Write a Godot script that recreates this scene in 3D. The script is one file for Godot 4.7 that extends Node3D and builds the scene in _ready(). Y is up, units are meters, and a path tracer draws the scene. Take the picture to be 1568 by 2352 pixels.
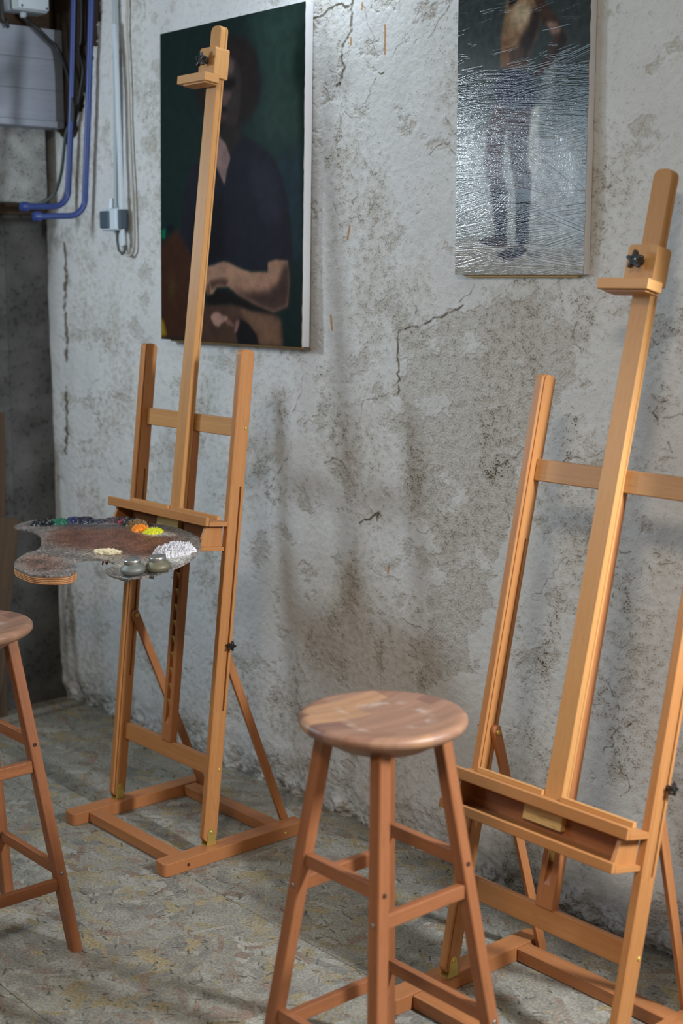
extends Node3D
# An artists' cellar studio: two beech easels, two bar stools and a loaded palette
# before a cracked plaster wall with two canvases. World axes: +x runs along the long
# wall to the right, +z points from that wall into the room, y is up, metres.

const CRACKS = [
	[5, 0.9, [-2.972, 2.16, -2.946, 2.161, -2.915, 2.174, -2.884, 2.18, -2.834, 2.171, -2.819, 2.176]],
	[6, 0.9, [-2.819, 2.183, -2.819, 2.152, -2.824, 2.125, -2.836, 2.095, -2.859, 2.062, -2.844, 2.023, -2.879, 1.981]],
	[3, 0.5, [-2.864, 1.935, -2.864, 1.896, -2.874, 1.871, -2.895, 1.814]],
	[2, 0.5, [-2.901, 1.692, -2.885, 1.661, -2.859, 1.611]],
	[2, 0.4, [-2.864, 1.658, -2.763, 1.638]],
	[2, 0.5, [-2.778, 1.797, -2.744, 1.75]],
	[2, 0.5, [-2.769, 1.927, -2.74, 1.971, -2.73, 1.986]],
	[2, 0.7, [-2.538, 1.785, -2.489, 1.812, -2.463, 1.793, -2.445, 1.78]],
	[2, 0.6, [-2.482, 1.884, -2.468, 1.853]],
	[3, 0.7, [-2.693, 1.488, -2.674, 1.52]],
	[3, 0.8, [-2.715, 1.799, -2.707, 1.81]],
	[2, 0.7, [-2.43, 1.437, -2.396, 1.455, -2.38, 1.477]],
	[3, 0.6, [-2.473, 2.136, -2.494, 2.104, -2.52, 2.08, -2.542, 2.059]],
	[2, 0.5, [-2.678, 2.021, -2.65, 2.054, -2.632, 2.058]],
	[2, 0.5, [-2.735, 2.055, -2.745, 2.096, -2.784, 2.166]],
	[3, 0.9, [-2.721, 1.997, -2.713, 1.993, -2.704, 1.995]],
	[2, 0.5, [-2.849, 1.914, -2.823, 1.896, -2.793, 1.894, -2.774, 1.902]],
	[4, 0.9, [-2.638, 1.364, -2.645, 1.343, -2.642, 1.323, -2.646, 1.293, -2.64, 1.26, -2.646, 1.2]],
	[2, 0.7, [-2.646, 1.2, -2.686, 1.196, -2.744, 1.183, -2.77, 1.18, -2.783, 1.139]],
	[4, 0.9, [-2.638, 1.362, -2.619, 1.366, -2.589, 1.374, -2.554, 1.379, -2.53, 1.388, -2.49, 1.399, -2.444, 1.418, -2.417, 1.43]],
	[2, 0.7, [-3.024, 1.227, -3.027, 1.186, -3.053, 1.147, -3.079, 1.108]],
	[2, 0.7, [-3.091, 1.009, -3.13, 0.954, -3.176, 0.901]],
	[2, 0.5, [-3.003, 1.109, -2.96, 1.108]],
	[3, 0.7, [-2.918, 1.057, -2.904, 1.072, -2.897, 1.095]],
	[3, 0.7, [-2.932, 0.997, -2.897, 1.014, -2.863, 1.008, -2.829, 0.971]],
	[2, 0.6, [-3.026, 0.854, -2.975, 0.856, -2.95, 0.878]],
	[4, 0.9, [-2.788, 0.851, -2.749, 0.865, -2.716, 0.887, -2.722, 0.864]],
	[2, 0.6, [-2.748, 0.731, -2.683, 0.719, -2.625, 0.724]],
	[2, 0.6, [-2.596, 0.876, -2.535, 0.856, -2.505, 0.88]],
	[2, 0.6, [-2.265, 0.972, -2.252, 0.913, -2.274, 0.903]],
	[4, 0.8, [-2.304, 1.043, -2.283, 1.057, -2.257, 1.072, -2.216, 1.103]],
	[2, 0.5, [-2.624, 0.622, -2.537, 0.603]],
	[2, 0.7, [-2.098, 1.079, -2.083, 1.093, -2.055, 1.098, -2.032, 1.094, -1.99, 1.111]],
	[2, 0.5, [-2.242, 1.055, -2.25, 1.009, -2.27, 0.981, -2.261, 0.949]],
	[2, 0.6, [-2.166, 0.765, -2.146, 0.782, -2.099, 0.844, -2.083, 0.862, -2.051, 0.873, -2.02, 0.884]],
	[3, 0.8, [-1.922, 0.898, -1.907, 0.9, -1.896, 0.905]],
	[2, 0.6, [-1.845, 0.892, -1.788, 0.895]],
	[3, 0.7, [-1.85, 1.248, -1.835, 1.235, -1.818, 1.239]],
	[2, 0.6, [-2.103, 0.734, -2.079, 0.735, -2.071, 0.753]],
	[2, 0.8, [-1.955, 0.429, -1.951, 0.445, -1.929, 0.451, -1.921, 0.49, -1.895, 0.503, -1.879, 0.519]],
	[2, 0.7, [-1.887, 0.396, -1.877, 0.373, -1.902, 0.343]],
	[2, 0.5, [-1.962, 0.609, -1.943, 0.595, -1.915, 0.554, -1.901, 0.524]],
	[3, 0.7, [-2.075, 1.366, -2.069, 1.386, -2.059, 1.405, -2.039, 1.413]],
	[2, 0.6, [-2.085, 1.342, -2.068, 1.351, -2.046, 1.322, -2.028, 1.32]],
	[2, 0.6, [-1.862, 1.371, -1.846, 1.356, -1.836, 1.341, -1.82, 1.339]],
	[3, 0.7, [-1.85, 1.243, -1.837, 1.236, -1.849, 1.212, -1.835, 1.187]],
	[2, 0.5, [-1.823, 1.203, -1.801, 1.206, -1.769, 1.211]],
	[3, 0.7, [-1.808, 1.153, -1.798, 1.133]],
	[15, 1, [-4.283, 1.604, -4.279, 1.488, -4.293, 1.401, -4.287, 1.314, -4.3, 1.21]],
	[13, 1, [-4.308, 1.121, -4.306, 1.016, -4.319, 0.895]],
	[6, 0.8, [-4.338, 0.415, -4.351, 0.302, -4.334, 0.274]],
	[3, 0.6, [-4.172, 1.092, -4.127, 1.146, -4.085, 1.163]],
	[3, 0.5, [-4.059, 1.292, -4.025, 1.265]],
	[3, 0.5, [-4.275, 1.049, -4.215, 1.09, -4.158, 1.089]],
	[3, 0.5, [-4.133, 1.044, -4.091, 1.044, -4.05, 1.053]],
	[2, 0.5, [-4.272, 0.846, -4.059, 0.876]],
]
const ROUGH = [-2.651, 1.202, -2.646, 1.274, -2.641, 1.365, -2.588, 1.376, -2.504, 1.389, -2.489, 1.399, -2.445, 1.418, -2.415, 1.43, -2.275, 1.442, -2.142, 1.434, -2.052, 1.379, -2.085, 1.242, -2.159, 1.138, -2.235, 0.977, -2.314, 0.754, -2.398, 0.519, -2.569, 0.423, -2.523, 0.606, -2.557, 0.736, -2.543, 0.885, -2.608, 1.011, -2.594, 1.145]
const RUST = [[-2.7, 2.109, -2.7, 2.078], [-2.7, 2.075, -2.7, 2.041], [-2.782, 2.172, -2.784, 2.157], [-2.824, 2.093, -2.823, 2.077], [-2.831, 1.627, -2.841, 1.594], [-2.907, 1.394, -2.902, 1.357], [-2.673, 0.749, -2.675, 0.733]]
const PORTRAIT = [
	[52, 80, 71, 70, [690,-35,1004,-2,1000,469,717,391,629,336,727,260,715,129,621,56]],  # bg right
	[40, 62, 72, 25, [825,429,1001,405,998,744,928,744,873,561]],  # bg right low
	[44, 36, 35, 14, [422,47,515,49,621,66,694,121,728,214,712,269,645,314,607,328,382,305,311,266,271,229,282,161,325,90]],  # hair
	[66, 56, 54, 10, [421,98,506,108,566,136,592,185,586,267,569,316,522,357,460,354,381,322,352,235,364,133]],  # face
	[120, 96, 92, 10, [420,111,498,111,544,135,539,161,496,174,418,168]],  # brow
	[34, 28, 28, 7, [402,175,550,183,553,208,487,210,401,201]],  # eye shade
	[118, 92, 88, 8, [448,218,510,219,529,230,494,254,486,264,439,254]],  # nose lit
	[40, 32, 32, 6, [431,264,494,265,493,278,431,277]],  # under nose
	[92, 62, 58, 6, [415,283,485,288,489,301,414,299]],  # mouth
	[40, 34, 34, 8, [414,310,492,312,476,341,413,345]],  # chin shade
	[52, 45, 42, 10, [445,326,592,318,606,362,512,421,410,417]],  # neck
	[38, 38, 50, 8, [606,357,717,391,811,435,860,496,902,562,929,661,941,793,921,753,784,742,776,769,679,773,479,741,354,754,231,830,173,794,151,721,164,613,194,506,230,437,379,398,488,441,513,414]],  # shirt
	[26, 26, 32, 25, [258,579,358,546,470,532,496,723,367,747,235,732]],  # shirt dark
	[50, 50, 64, 25, [642,437,775,453,845,528,858,627,749,625,677,522]],  # shirt sheen
	[168, 134, 128, 6, [436,349,490,379,520,422,497,458,479,505,433,459,378,408]],  # chest
	[74, 44, 32, 14, [120,630,236,718,334,744,326,991,-38,1001,-23,697]],  # guitar red
	[22, 30, 40, 8, [43,621,95,618,107,637,59,651]],  # guitar head
	[0, 120, 78, 5, [7,633,38,632,36,663,5,664]],  # green
	[88, 66, 36, 25, [70,794,131,786,110,875,66,875]],  # guitar olive
	[92, 66, 54, 10, [305,883,362,879,585,873,677,893,803,901,861,914,879,954,882,1001,292,1007]],  # guitar body
	[140, 104, 82, 12, [585,877,677,900,803,908,858,921,874,998,727,999,713,968,653,935,615,918]],  # guitar light
	[32, 30, 32, 5, [592,922,653,938,705,971,720,1002,582,1003,561,964]],  # sound hole
	[32, 26, 26, 8, [347,861,429,829,578,845,677,872,833,891,825,901,669,893,523,875,362,881]],  # strap
	[194, 148, 122, 6, [334,760,399,753,472,741,511,746,603,767,672,776,776,776,778,746,828,738,907,742,920,813,908,879,818,898,692,875,571,845,509,823,429,822,396,847,355,847,332,801]],  # arm
	[84, 62, 56, 14, [524,828,632,838,775,834,841,810,885,753,917,753,920,813,908,879,818,898,692,875,571,845]],  # arm shade
	[110, 80, 68, 7, [365,804,462,793,509,800,493,821,429,818,388,832]],  # knuckle
	[120, 86, 72, 4, [352,815,373,811,376,847,355,851]],  # fingers
	[204, 156, 138, 6, [377,918,410,903,443,903,466,913,506,916,502,930,466,936,441,951,405,945]],  # palm
	[150, 108, 98, 5, [502,920,552,940,544,949,497,941]],  # finger
	[160, 118, 112, 5, [561,929,584,925,588,936,567,966,552,965]],  # finger tip
	[168, 134, 34, 8, [-12,928,19,935,47,987,-20,994]],  # yellow
]
const FIGURE = [
	[168, 172, 172, 110, [-26,576,1046,600,1077,1017,-62,1019]],  # floor
	[176, 172, 164, 40, [-14,893,1071,936,1077,1017,-62,1019]],  # floor low
	[120, 126, 126, 20, [685,418,774,419,750,589,663,638,625,617,674,521]],  # drip
	[190, 192, 188, 12, [575,542,657,539,654,634,642,749,610,815,574,681,561,614]],  # drip pale
	[150, 118, 88, 12, [397,180,609,196,650,281,648,319,593,380,561,392,564,437,353,430,348,334,379,276]],  # torso
	[200, 178, 146, 22, [439,267,531,257,578,283,553,320,479,328,422,305]],  # rib light
	[48, 38, 34, 16, [587,277,651,294,643,322,584,383,557,395,564,437,494,421,490,358,562,320]],  # torso dark
	[90, 66, 52, 12, [407,376,519,380,541,430,372,427]],  # navel shade
	[138, 96, 62, 12, [354,350,415,344,410,423,353,423]],  # flank
	[40, 32, 30, 8, [409,226,493,239,439,261,401,265]],  # chest shade
	[74, 52, 42, 7, [575,238,648,256,704,285,777,324,841,372,833,388,740,430,643,461,597,458,702,403,744,367,708,345,643,309]],  # arm
	[156, 128, 118, 10, [679,321,759,326,796,351,735,360]],  # arm lit
	[44, 34, 32, 8, [796,351,841,376,808,396,730,423,712,419,772,387]],  # elbow shade
	[54, 54, 76, 8, [353,428,504,434,607,459,615,528,594,546,416,546,310,515,311,454]],  # shorts
	[34, 36, 58, 12, [374,454,486,453,599,478,606,527,452,511,376,494]],  # shorts dark
	[84, 62, 62, 9, [300,514,416,539,382,625,372,709,418,764,412,829,406,901,338,897,283,758,230,688,256,604]],  # thigh
	[80, 62, 64, 9, [407,542,593,543,559,664,600,732,591,815,578,909,493,912,502,813,464,728,422,643]],  # leg
	[40, 30, 34, 9, [286,734,389,743,417,829,411,901,333,897]],  # shin
	[38, 30, 34, 9, [485,766,593,768,587,832,578,916,493,912]],  # shin
	[66, 54, 60, 5, [190,901,309,889,425,897,426,915,359,921,261,917]],  # foot
	[62, 50, 56, 5, [345,943,437,925,531,915,584,933,524,949,458,959,390,957]],  # foot
	[132, 130, 128, 10, [579,936,718,937,682,947,571,950]],  # cast shade
]
const GAP = [-4.373, 2.426, -4.028, 2.376, -4.004, 2.332, -4.021, 2.31, -4.036, 2.27, -4.036, 2.223, -4.087, 2.206, -4.064, 2.186, -4.108, 2.162, -4.083, 2.135, -4.124, 2.076, -4.132, 2.029, -4.171, 2.016, -4.193, 1.924, -4.249, 1.928, -4.303, 1.974, -4.38, 2.121]
const STAINS = [[-2.859, 2.064, 0.024, 0.032, 0.8], [-2.869, 1.987, 0.027, 0.043, 0.8], [-2.880, 1.836, 0.021, 0.066, 0.6], [-2.906, 1.799, 0.059, 0.024, 1], [-3.124, 1.124, 0.027, 0.074, 0.6], [-2.962, 1.247, 0.055, 0.029, 0.6],
	[-2.881, 1.077, 0.032, 0.082, 0.5], [-2.592, 1.001, 0.029, 0.078, 0.7], [-3.167, 0.884, 0.044, 0.035, 0.8], [-2.723, 0.884, 0.034, 0.023, 0.6], [-2.809, 0.743, 0.025, 0.030, 0.7], [-2.572, 0.654, 0.026, 0.069, 0.6],
	[-2.307, 1.047, 0.039, 0.031, 0.9], [-2.337, 1.123, 0.028, 0.042, 0.5], [-2.687, 0.610, 0.050, 0.071, 0.4], [-2.077, 1.179, 0.020, 0.027, 0.9], [-2.088, 1.134, 0.018, 0.044, 0.9], [-2.136, 0.607, 0.024, 0.063, 0.9],
	[-2.113, 0.706, 0.018, 0.052, 0.7], [-1.846, 1.229, 0.018, 0.041, 0.7], [-1.835, 1.109, 0.022, 0.022, 0.6], [-1.820, 0.914, 0.022, 0.038, 0.6], [-1.896, 0.776, 0.016, 0.016, 0.9], [-1.921, 0.806, 0.024, 0.024, 0.6],
	[-1.853, 0.880, 0.017, 0.019, 0.5], [-2.178, 0.416, 0.019, 0.015, 0.8], [-1.934, 0.528, 0.024, 0.060, 0.7], [-1.906, 0.434, 0.030, 0.050, 0.7], [-1.961, 0.583, 0.024, 0.050, 0.6], [-3.810, 1.164, 0.025, 0.069, 0.6],
	[-3.629, 1.161, 0.023, 0.053, 0.5], [-4.102, 1.104, 0.068, 0.022, 0.6], [-4.092, 1.032, 0.041, 0.029, 0.6], [-3.977, 0.898, 0.027, 0.014, 0.8], [-4.051, 1.292, 0.027, 0.028, 0.6], [-3.187, 0.926, 0.024, 0.076, 0.6],
	[-4.295, 0.957, 0.035, 0.183, 0.5], [-4.331, 0.369, 0.042, 0.096, 0.7], [-4.047, 0.023, 0.111, 0.031, 0.9], [-3.136, 0.095, 0.121, 0.032, 0.6], [-2.140, 0.044, 0.081, 0.044, 0.7], [-2.054, 0.331, 0.039, 0.053, 0.5],
	[-2.514, 2.082, 0.036, 0.050, 0.4], [-2.382, 1.881, 0.020, 0.059, 0.4], [-3.129, 0.719, 0.020, 0.076, 0.6], [-3.073, 0.398, 0.039, 0.065, 0.5], [-3.302, 0.255, 0.043, 0.054, 0.4], [-2.975, 0.457, 0.030, 0.101, 0.4],
	[-2.228, 0.716, 0.019, 0.064, 0.5], [-2.041, 1.417, 0.020, 0.057, 0.5], [-2.051, 1.530, 0.017, 0.038, 0.4]]

const WALL_Z := -2.47
const LEFT_X := -4.4
const CEIL_Y := 2.9

var rng := RandomNumberGenerator.new()
var M := {}


# ------------------------------------------------------------------ mesh builder
class MB:
	var v := PackedVector3Array()
	var n := PackedVector3Array()
	var t := PackedVector2Array()
	var xf := Transform3D.IDENTITY
	var uo := Vector2.ZERO

	func tri(a: Vector3, b: Vector3, c: Vector3, na: Vector3, nb: Vector3, nc: Vector3, ta: Vector2, tb: Vector2, tc: Vector2) -> void:
		var g := (b - a).cross(c - a)
		if g.length_squared() < 1e-18:
			return
		if (g.dot(na + nb + nc) > 0.0) == (xf.basis.determinant() > 0.0):      # front faces run clockwise
			var p := b; b = c; c = p
			p = nb; nb = nc; nc = p
			var q := tb; tb = tc; tc = q
		v.append(xf * a); v.append(xf * b); v.append(xf * c)
		n.append((xf.basis * na).normalized()); n.append((xf.basis * nb).normalized()); n.append((xf.basis * nc).normalized())
		t.append(ta + uo); t.append(tb + uo); t.append(tc + uo)

	func quad(a: Vector3, b: Vector3, c: Vector3, d: Vector3, na: Vector3, nb: Vector3, nc: Vector3, nd: Vector3, ta: Vector2, tb: Vector2, tc: Vector2, td: Vector2) -> void:
		tri(a, b, c, na, nb, nc, ta, tb, tc)
		tri(a, c, d, na, nc, nd, ta, tc, td)

	static func buv(p: Vector3, nn: Vector3, l: int) -> Vector2:
		var a1 := (l + 1) % 3
		var a2 := (l + 2) % 3
		var m := nn.abs()
		if m[l] > m[a1] and m[l] > m[a2]:
			return Vector2(p[a1], p[a2] * 0.3)
		if m[a1] > m[a2]:
			return Vector2(p[a2], p[l])
		return Vector2(p[a1] + 0.09, p[l])

	# a box with softened edges; its grain runs along the longest side
	func box(size: Vector3, bev := 0.0015, at := Vector3.ZERO) -> void:
		var h := size * 0.5
		var l := 0
		if size.y >= size.x and size.y >= size.z:
			l = 1
		elif size.z >= size.x and size.z >= size.y:
			l = 2
		var k := h - Vector3.ONE * bev
		for ax in 3:
			var u := (ax + 1) % 3
			var w := (ax + 2) % 3
			for s in [-1.0, 1.0]:
				var nn := Vector3.ZERO
				nn[ax] = s
				var c: Array[Vector3] = []
				for e in [[-1, -1], [1, -1], [1, 1], [-1, 1]]:
					var p := Vector3.ZERO
					p[ax] = s * h[ax]; p[u] = e[0] * k[u]; p[w] = e[1] * k[w]
					c.append(p)
				quad(at + c[0], at + c[1], at + c[2], at + c[3], nn, nn, nn, nn, buv(c[0], nn, l), buv(c[1], nn, l), buv(c[2], nn, l), buv(c[3], nn, l))
		if bev <= 0.0:
			return
		for ax in 3:                         # the twelve edges
			var u := (ax + 1) % 3
			var w := (ax + 2) % 3
			for su in [-1.0, 1.0]:
				for sw in [-1.0, 1.0]:
					var nu := Vector3.ZERO
					nu[u] = su
					var nw := Vector3.ZERO
					nw[w] = sw
					var a := Vector3.ZERO
					a[ax] = -k[ax]; a[u] = su * h[u]; a[w] = sw * k[w]
					var b := a
					b[ax] = k[ax]
					var d := Vector3.ZERO
					d[ax] = -k[ax]; d[u] = su * k[u]; d[w] = sw * h[w]
					var c := d
					c[ax] = k[ax]
					quad(at + a, at + b, at + c, at + d, nu, nu, nw, nw, buv(a, nu, l), buv(b, nu, l), buv(c, nu, l), buv(d, nu, l))
		for sx in [-1.0, 1.0]:
			for sy in [-1.0, 1.0]:
				for sz in [-1.0, 1.0]:
					var a := Vector3(sx * h.x, sy * k.y, sz * k.z)
					var b := Vector3(sx * k.x, sy * h.y, sz * k.z)
					var c := Vector3(sx * k.x, sy * k.y, sz * h.z)
					tri(at + a, at + b, at + c, Vector3(sx, 0, 0), Vector3(0, sy, 0), Vector3(0, 0, sz), buv(a, Vector3.RIGHT, l), buv(b, Vector3.UP, l), buv(c, Vector3.BACK, l))

	# a bevelled bar between two points, w across (towards side) and d deep
	func bar(p0: Vector3, p1: Vector3, w: float, d: float, side: Vector3, bev := 0.0015) -> void:
		var keep := xf
		var y := (p1 - p0).normalized()
		var x := (side - y * side.dot(y)).normalized()
		xf = keep * Transform3D(Basis(x, y, x.cross(y)), (p0 + p1) * 0.5)
		box(Vector3(w, (p1 - p0).length(), d), bev)
		xf = keep

	# rings of (x, z) at heights: a prism whose section may change
	func loft(rings: Array, ys: Array) -> void:
		var area := 0.0
		var r0: PackedVector2Array = rings[0]
		for i in r0.size():
			area += r0[i].cross(r0[(i + 1) % r0.size()])
		for k in rings.size() - 1:
			var a: PackedVector2Array = rings[k]
			var b: PackedVector2Array = rings[k + 1]
			var run := 0.0
			for i in a.size():
				var j := (i + 1) % a.size()
				var p := Vector3(a[i].x, ys[k], a[i].y)
				var q := Vector3(a[j].x, ys[k], a[j].y)
				var r := Vector3(b[j].x, ys[k + 1], b[j].y)
				var s := Vector3(b[i].x, ys[k + 1], b[i].y)
				var nn := (q - p).cross(s - p) + (r - q).cross(s - q)
				if nn.length_squared() < 1e-18:
					nn = (r - p).cross(s - q)
				nn = nn.normalized() * (-1.0 if area > 0.0 else 1.0)
				var e := a[i].distance_to(a[j])
				quad(p, q, r, s, nn, nn, nn, nn, Vector2(run, ys[k]), Vector2(run + e, ys[k]), Vector2(run + e, ys[k + 1]), Vector2(run, ys[k + 1]))
				run += e
		for k in [0, rings.size() - 1]:
			var a: PackedVector2Array = rings[k]
			var nn := Vector3.DOWN if k == 0 else Vector3.UP
			var idx := Geometry2D.triangulate_polygon(a)
			for i in range(0, idx.size(), 3):
				var p := a[idx[i]]
				var q := a[idx[i + 1]]
				var r := a[idx[i + 2]]
				tri(Vector3(p.x, ys[k], p.y), Vector3(q.x, ys[k], q.y), Vector3(r.x, ys[k], r.y), nn, nn, nn, p, q, r)

	# a profile of (radius, height) turned about y
	func lathe(prof: Array, seg := 32, at := Vector3.ZERO) -> void:
		var nr: Array[Vector2] = []
		for i in prof.size() - 1:
			var d: Vector2 = prof[i + 1] - prof[i]
			nr.append(Vector2(d.y, -d.x).normalized())
		for i in prof.size() - 1:
			var n0 := nr[i]
			var n1 := nr[i]
			if i > 0 and nr[i - 1].dot(nr[i]) > 0.6:
				n0 = (nr[i - 1] + nr[i]).normalized()
			if i < prof.size() - 2 and nr[i + 1].dot(nr[i]) > 0.6:
				n1 = (nr[i + 1] + nr[i]).normalized()
			for k in seg:
				var a0 := TAU * k / seg
				var a1 := TAU * (k + 1) / seg
				var c0 := Vector3(cos(a0), 0, sin(a0))
				var c1 := Vector3(cos(a1), 0, sin(a1))
				var p: Vector2 = prof[i]
				var q: Vector2 = prof[i + 1]
				var A := at + c0 * p.x + Vector3.UP * p.y
				var B := at + c1 * p.x + Vector3.UP * p.y
				var C := at + c1 * q.x + Vector3.UP * q.y
				var D := at + c0 * q.x + Vector3.UP * q.y
				quad(A, B, C, D, c0 * n0.x + Vector3.UP * n0.y, c1 * n0.x + Vector3.UP * n0.y, c1 * n1.x + Vector3.UP * n1.y, c0 * n1.x + Vector3.UP * n1.y,
					Vector2(A.x, A.z), Vector2(B.x, B.z), Vector2(C.x, C.z), Vector2(D.x, D.z))

	# a round tube along points
	func tube(pts: Array, r: float, seg := 12) -> void:
		var ring := []
		var up := Vector3(0.3, 0.2, 1).normalized()
		for i in pts.size():
			var d: Vector3 = (pts[mini(i + 1, pts.size() - 1)] - pts[maxi(i - 1, 0)]).normalized()
			up = (up - d * up.dot(d)).normalized()
			var w := d.cross(up)
			var c := []
			for k in seg:
				var a := TAU * k / seg
				c.append(up * cos(a) + w * sin(a))
			ring.append(c)
		for i in pts.size() - 1:
			for k in seg:
				var j := (k + 1) % seg
				quad(pts[i] + ring[i][k] * r, pts[i] + ring[i][j] * r, pts[i + 1] + ring[i + 1][j] * r, pts[i + 1] + ring[i + 1][k] * r,
					ring[i][k], ring[i][j], ring[i + 1][j], ring[i + 1][k], Vector2(k * 0.01, i * 0.05), Vector2(k * 0.01 + 0.01, i * 0.05), Vector2(k * 0.01 + 0.01, i * 0.05 + 0.05), Vector2(k * 0.01, i * 0.05 + 0.05))
		for e in [0, pts.size() - 1]:
			var d: Vector3 = (pts[e] - pts[1 if e == 0 else e - 1]).normalized()
			for k in seg:
				var j := (k + 1) % seg
				tri(pts[e], pts[e] + ring[e][k] * r, pts[e] + ring[e][j] * r, d, d, d, Vector2.ZERO, Vector2.ZERO, Vector2.ZERO)

	# a flat outline in (x, z) between two heights, edges softened by bev
	func slab(poly: PackedVector2Array, y0: float, y1: float, bev: float, uvs := Vector2.ONE) -> void:
		var m := poly.size()
		var area := 0.0
		for i in m:
			area += poly[i].cross(poly[(i + 1) % m])
		var sg := 1.0 if area > 0.0 else -1.0
		var inn := PackedVector2Array()
		var out: Array[Vector2] = []
		for i in m:
			var e0 := (poly[i] - poly[(i + m - 1) % m]).normalized()
			var e1 := (poly[(i + 1) % m] - poly[i]).normalized()
			var o := Vector2(e0.y + e1.y, -e0.x - e1.x).normalized() * sg
			out.append(o)
			inn.append(poly[i] - o * bev)
		var idx := Geometry2D.triangulate_polygon(inn)
		for s in [[y1, Vector3.UP], [y0, Vector3.DOWN]]:
			for i in range(0, idx.size(), 3):
				var p := inn[idx[i]]
				var q := inn[idx[i + 1]]
				var r := inn[idx[i + 2]]
				tri(Vector3(p.x, s[0], p.y), Vector3(q.x, s[0], q.y), Vector3(r.x, s[0], r.y), s[1], s[1], s[1], p * uvs, q * uvs, r * uvs)
		for i in m:
			var j := (i + 1) % m
			var f0 := out[i]
			var f1 := out[j]
			var mid := (poly[j] - poly[i]).normalized()
			var fn := Vector2(mid.y, -mid.x) * sg
			if f0.dot(fn) < 0.85: f0 = fn
			if f1.dot(fn) < 0.85: f1 = fn
			var n0 := Vector3(f0.x, 0, f0.y)
			var n1 := Vector3(f1.x, 0, f1.y)
			var A := Vector3(poly[i].x, y0 + bev, poly[i].y)
			var B := Vector3(poly[j].x, y0 + bev, poly[j].y)
			var C := Vector3(poly[j].x, y1 - bev, poly[j].y)
			var D := Vector3(poly[i].x, y1 - bev, poly[i].y)
			var ta := poly[i] * uvs
			var tb := poly[j] * uvs
			quad(A, B, C, D, n0, n1, n1, n0, ta, tb, tb, ta)
			var E := Vector3(inn[i].x, y1, inn[i].y)
			var F := Vector3(inn[j].x, y1, inn[j].y)
			quad(D, C, F, E, n0, n1, Vector3.UP, Vector3.UP, ta, tb, tb, ta)
			var G := Vector3(inn[i].x, y0, inn[i].y)
			var H := Vector3(inn[j].x, y0, inn[j].y)
			quad(A, B, H, G, n0, n1, Vector3.DOWN, Vector3.DOWN, ta, tb, tb, ta)

	func mesh() -> ArrayMesh:
		var a := []
		a.resize(Mesh.ARRAY_MAX)
		a[Mesh.ARRAY_VERTEX] = v
		a[Mesh.ARRAY_NORMAL] = n
		a[Mesh.ARRAY_TEX_UV] = t
		var m := ArrayMesh.new()
		m.add_surface_from_arrays(Mesh.PRIMITIVE_TRIANGLES, a)
		return m


func mb(at := Transform3D.IDENTITY) -> MB:
	var b := MB.new()
	b.xf = at
	b.uo = Vector2(rng.randf() * 7.0, rng.randf() * 7.0)
	return b


func put(called: String, b: MB, mat: Material, parent: Node = self, at := Transform3D.IDENTITY) -> MeshInstance3D:
	var o := MeshInstance3D.new()
	o.name = called
	o.mesh = b.mesh()
	o.material_override = null
	o.mesh.surface_set_material(0, mat)
	o.transform = at
	parent.add_child(o, true)
	return o


func again(called: String, mesh: Mesh, parent: Node, at: Transform3D) -> MeshInstance3D:
	var o := MeshInstance3D.new()
	o.name = called
	o.mesh = mesh
	o.transform = at
	parent.add_child(o, true)
	return o


var used := {}
func numbered(called: String) -> String:
	var k: int = used.get(called, 0)
	used[called] = k + 1
	return called if k == 0 else "%s_%03d" % [called, k]


func tag(o: Node3D, label: String, category: String, group := "") -> Node3D:
	o.set_meta("label", label)
	o.set_meta("category", category)
	if group:
		o.set_meta("group", group)
	return o


func thing(called: String, at: Vector3, label: String, category: String, group := "") -> Node3D:
	var o := Node3D.new()
	o.name = numbered(called)
	o.position = at
	add_child(o, true)
	return tag(o, label, category, group)


func struct(called: String, b: MB, mat: Material, parent: Node = self) -> MeshInstance3D:
	var o := put(called, b, mat, parent)
	if parent == self:
		o.set_meta("kind", "structure")
	return o


# ------------------------------------------------------------------ textures
func noise(freq: float, octaves: int, seed_: int, kind := FastNoiseLite.TYPE_SIMPLEX_SMOOTH) -> FastNoiseLite:
	var f := FastNoiseLite.new()
	f.noise_type = kind
	f.frequency = freq
	f.seed = seed_
	f.fractal_type = FastNoiseLite.FRACTAL_FBM if octaves > 1 else FastNoiseLite.FRACTAL_NONE
	f.fractal_octaves = maxi(octaves, 1)
	return f


# grey noise of w x h, made at w/sx x h/sy and stretched; spread over 0..255
func field(w: int, h: int, freq: float, oct: int, seed_: int, sx := 1.0, sy := 1.0, kind := FastNoiseLite.TYPE_SIMPLEX_SMOOTH) -> PackedByteArray:
	var im := noise(freq, oct, seed_, kind).get_image(int(w / sx), int(h / sy), false, false, true)
	im.convert(Image.FORMAT_L8)
	if im.get_width() != w or im.get_height() != h:
		im.resize(w, h, Image.INTERPOLATE_CUBIC)
	return im.get_data()


func tex(w: int, h: int, bytes: PackedByteArray, fmt: int) -> ImageTexture:
	return ImageTexture.create_from_image(Image.create_from_data(w, h, false, fmt, bytes))


func mat(c: Color, rough := 0.6, metal := 0.0) -> StandardMaterial3D:
	var m := StandardMaterial3D.new()
	m.albedo_color = c
	m.roughness = rough
	m.metallic = metal
	return m


func rgb(r: int, g: int, b: int) -> Color:
	return Color(r / 255.0, g / 255.0, b / 255.0)


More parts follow.
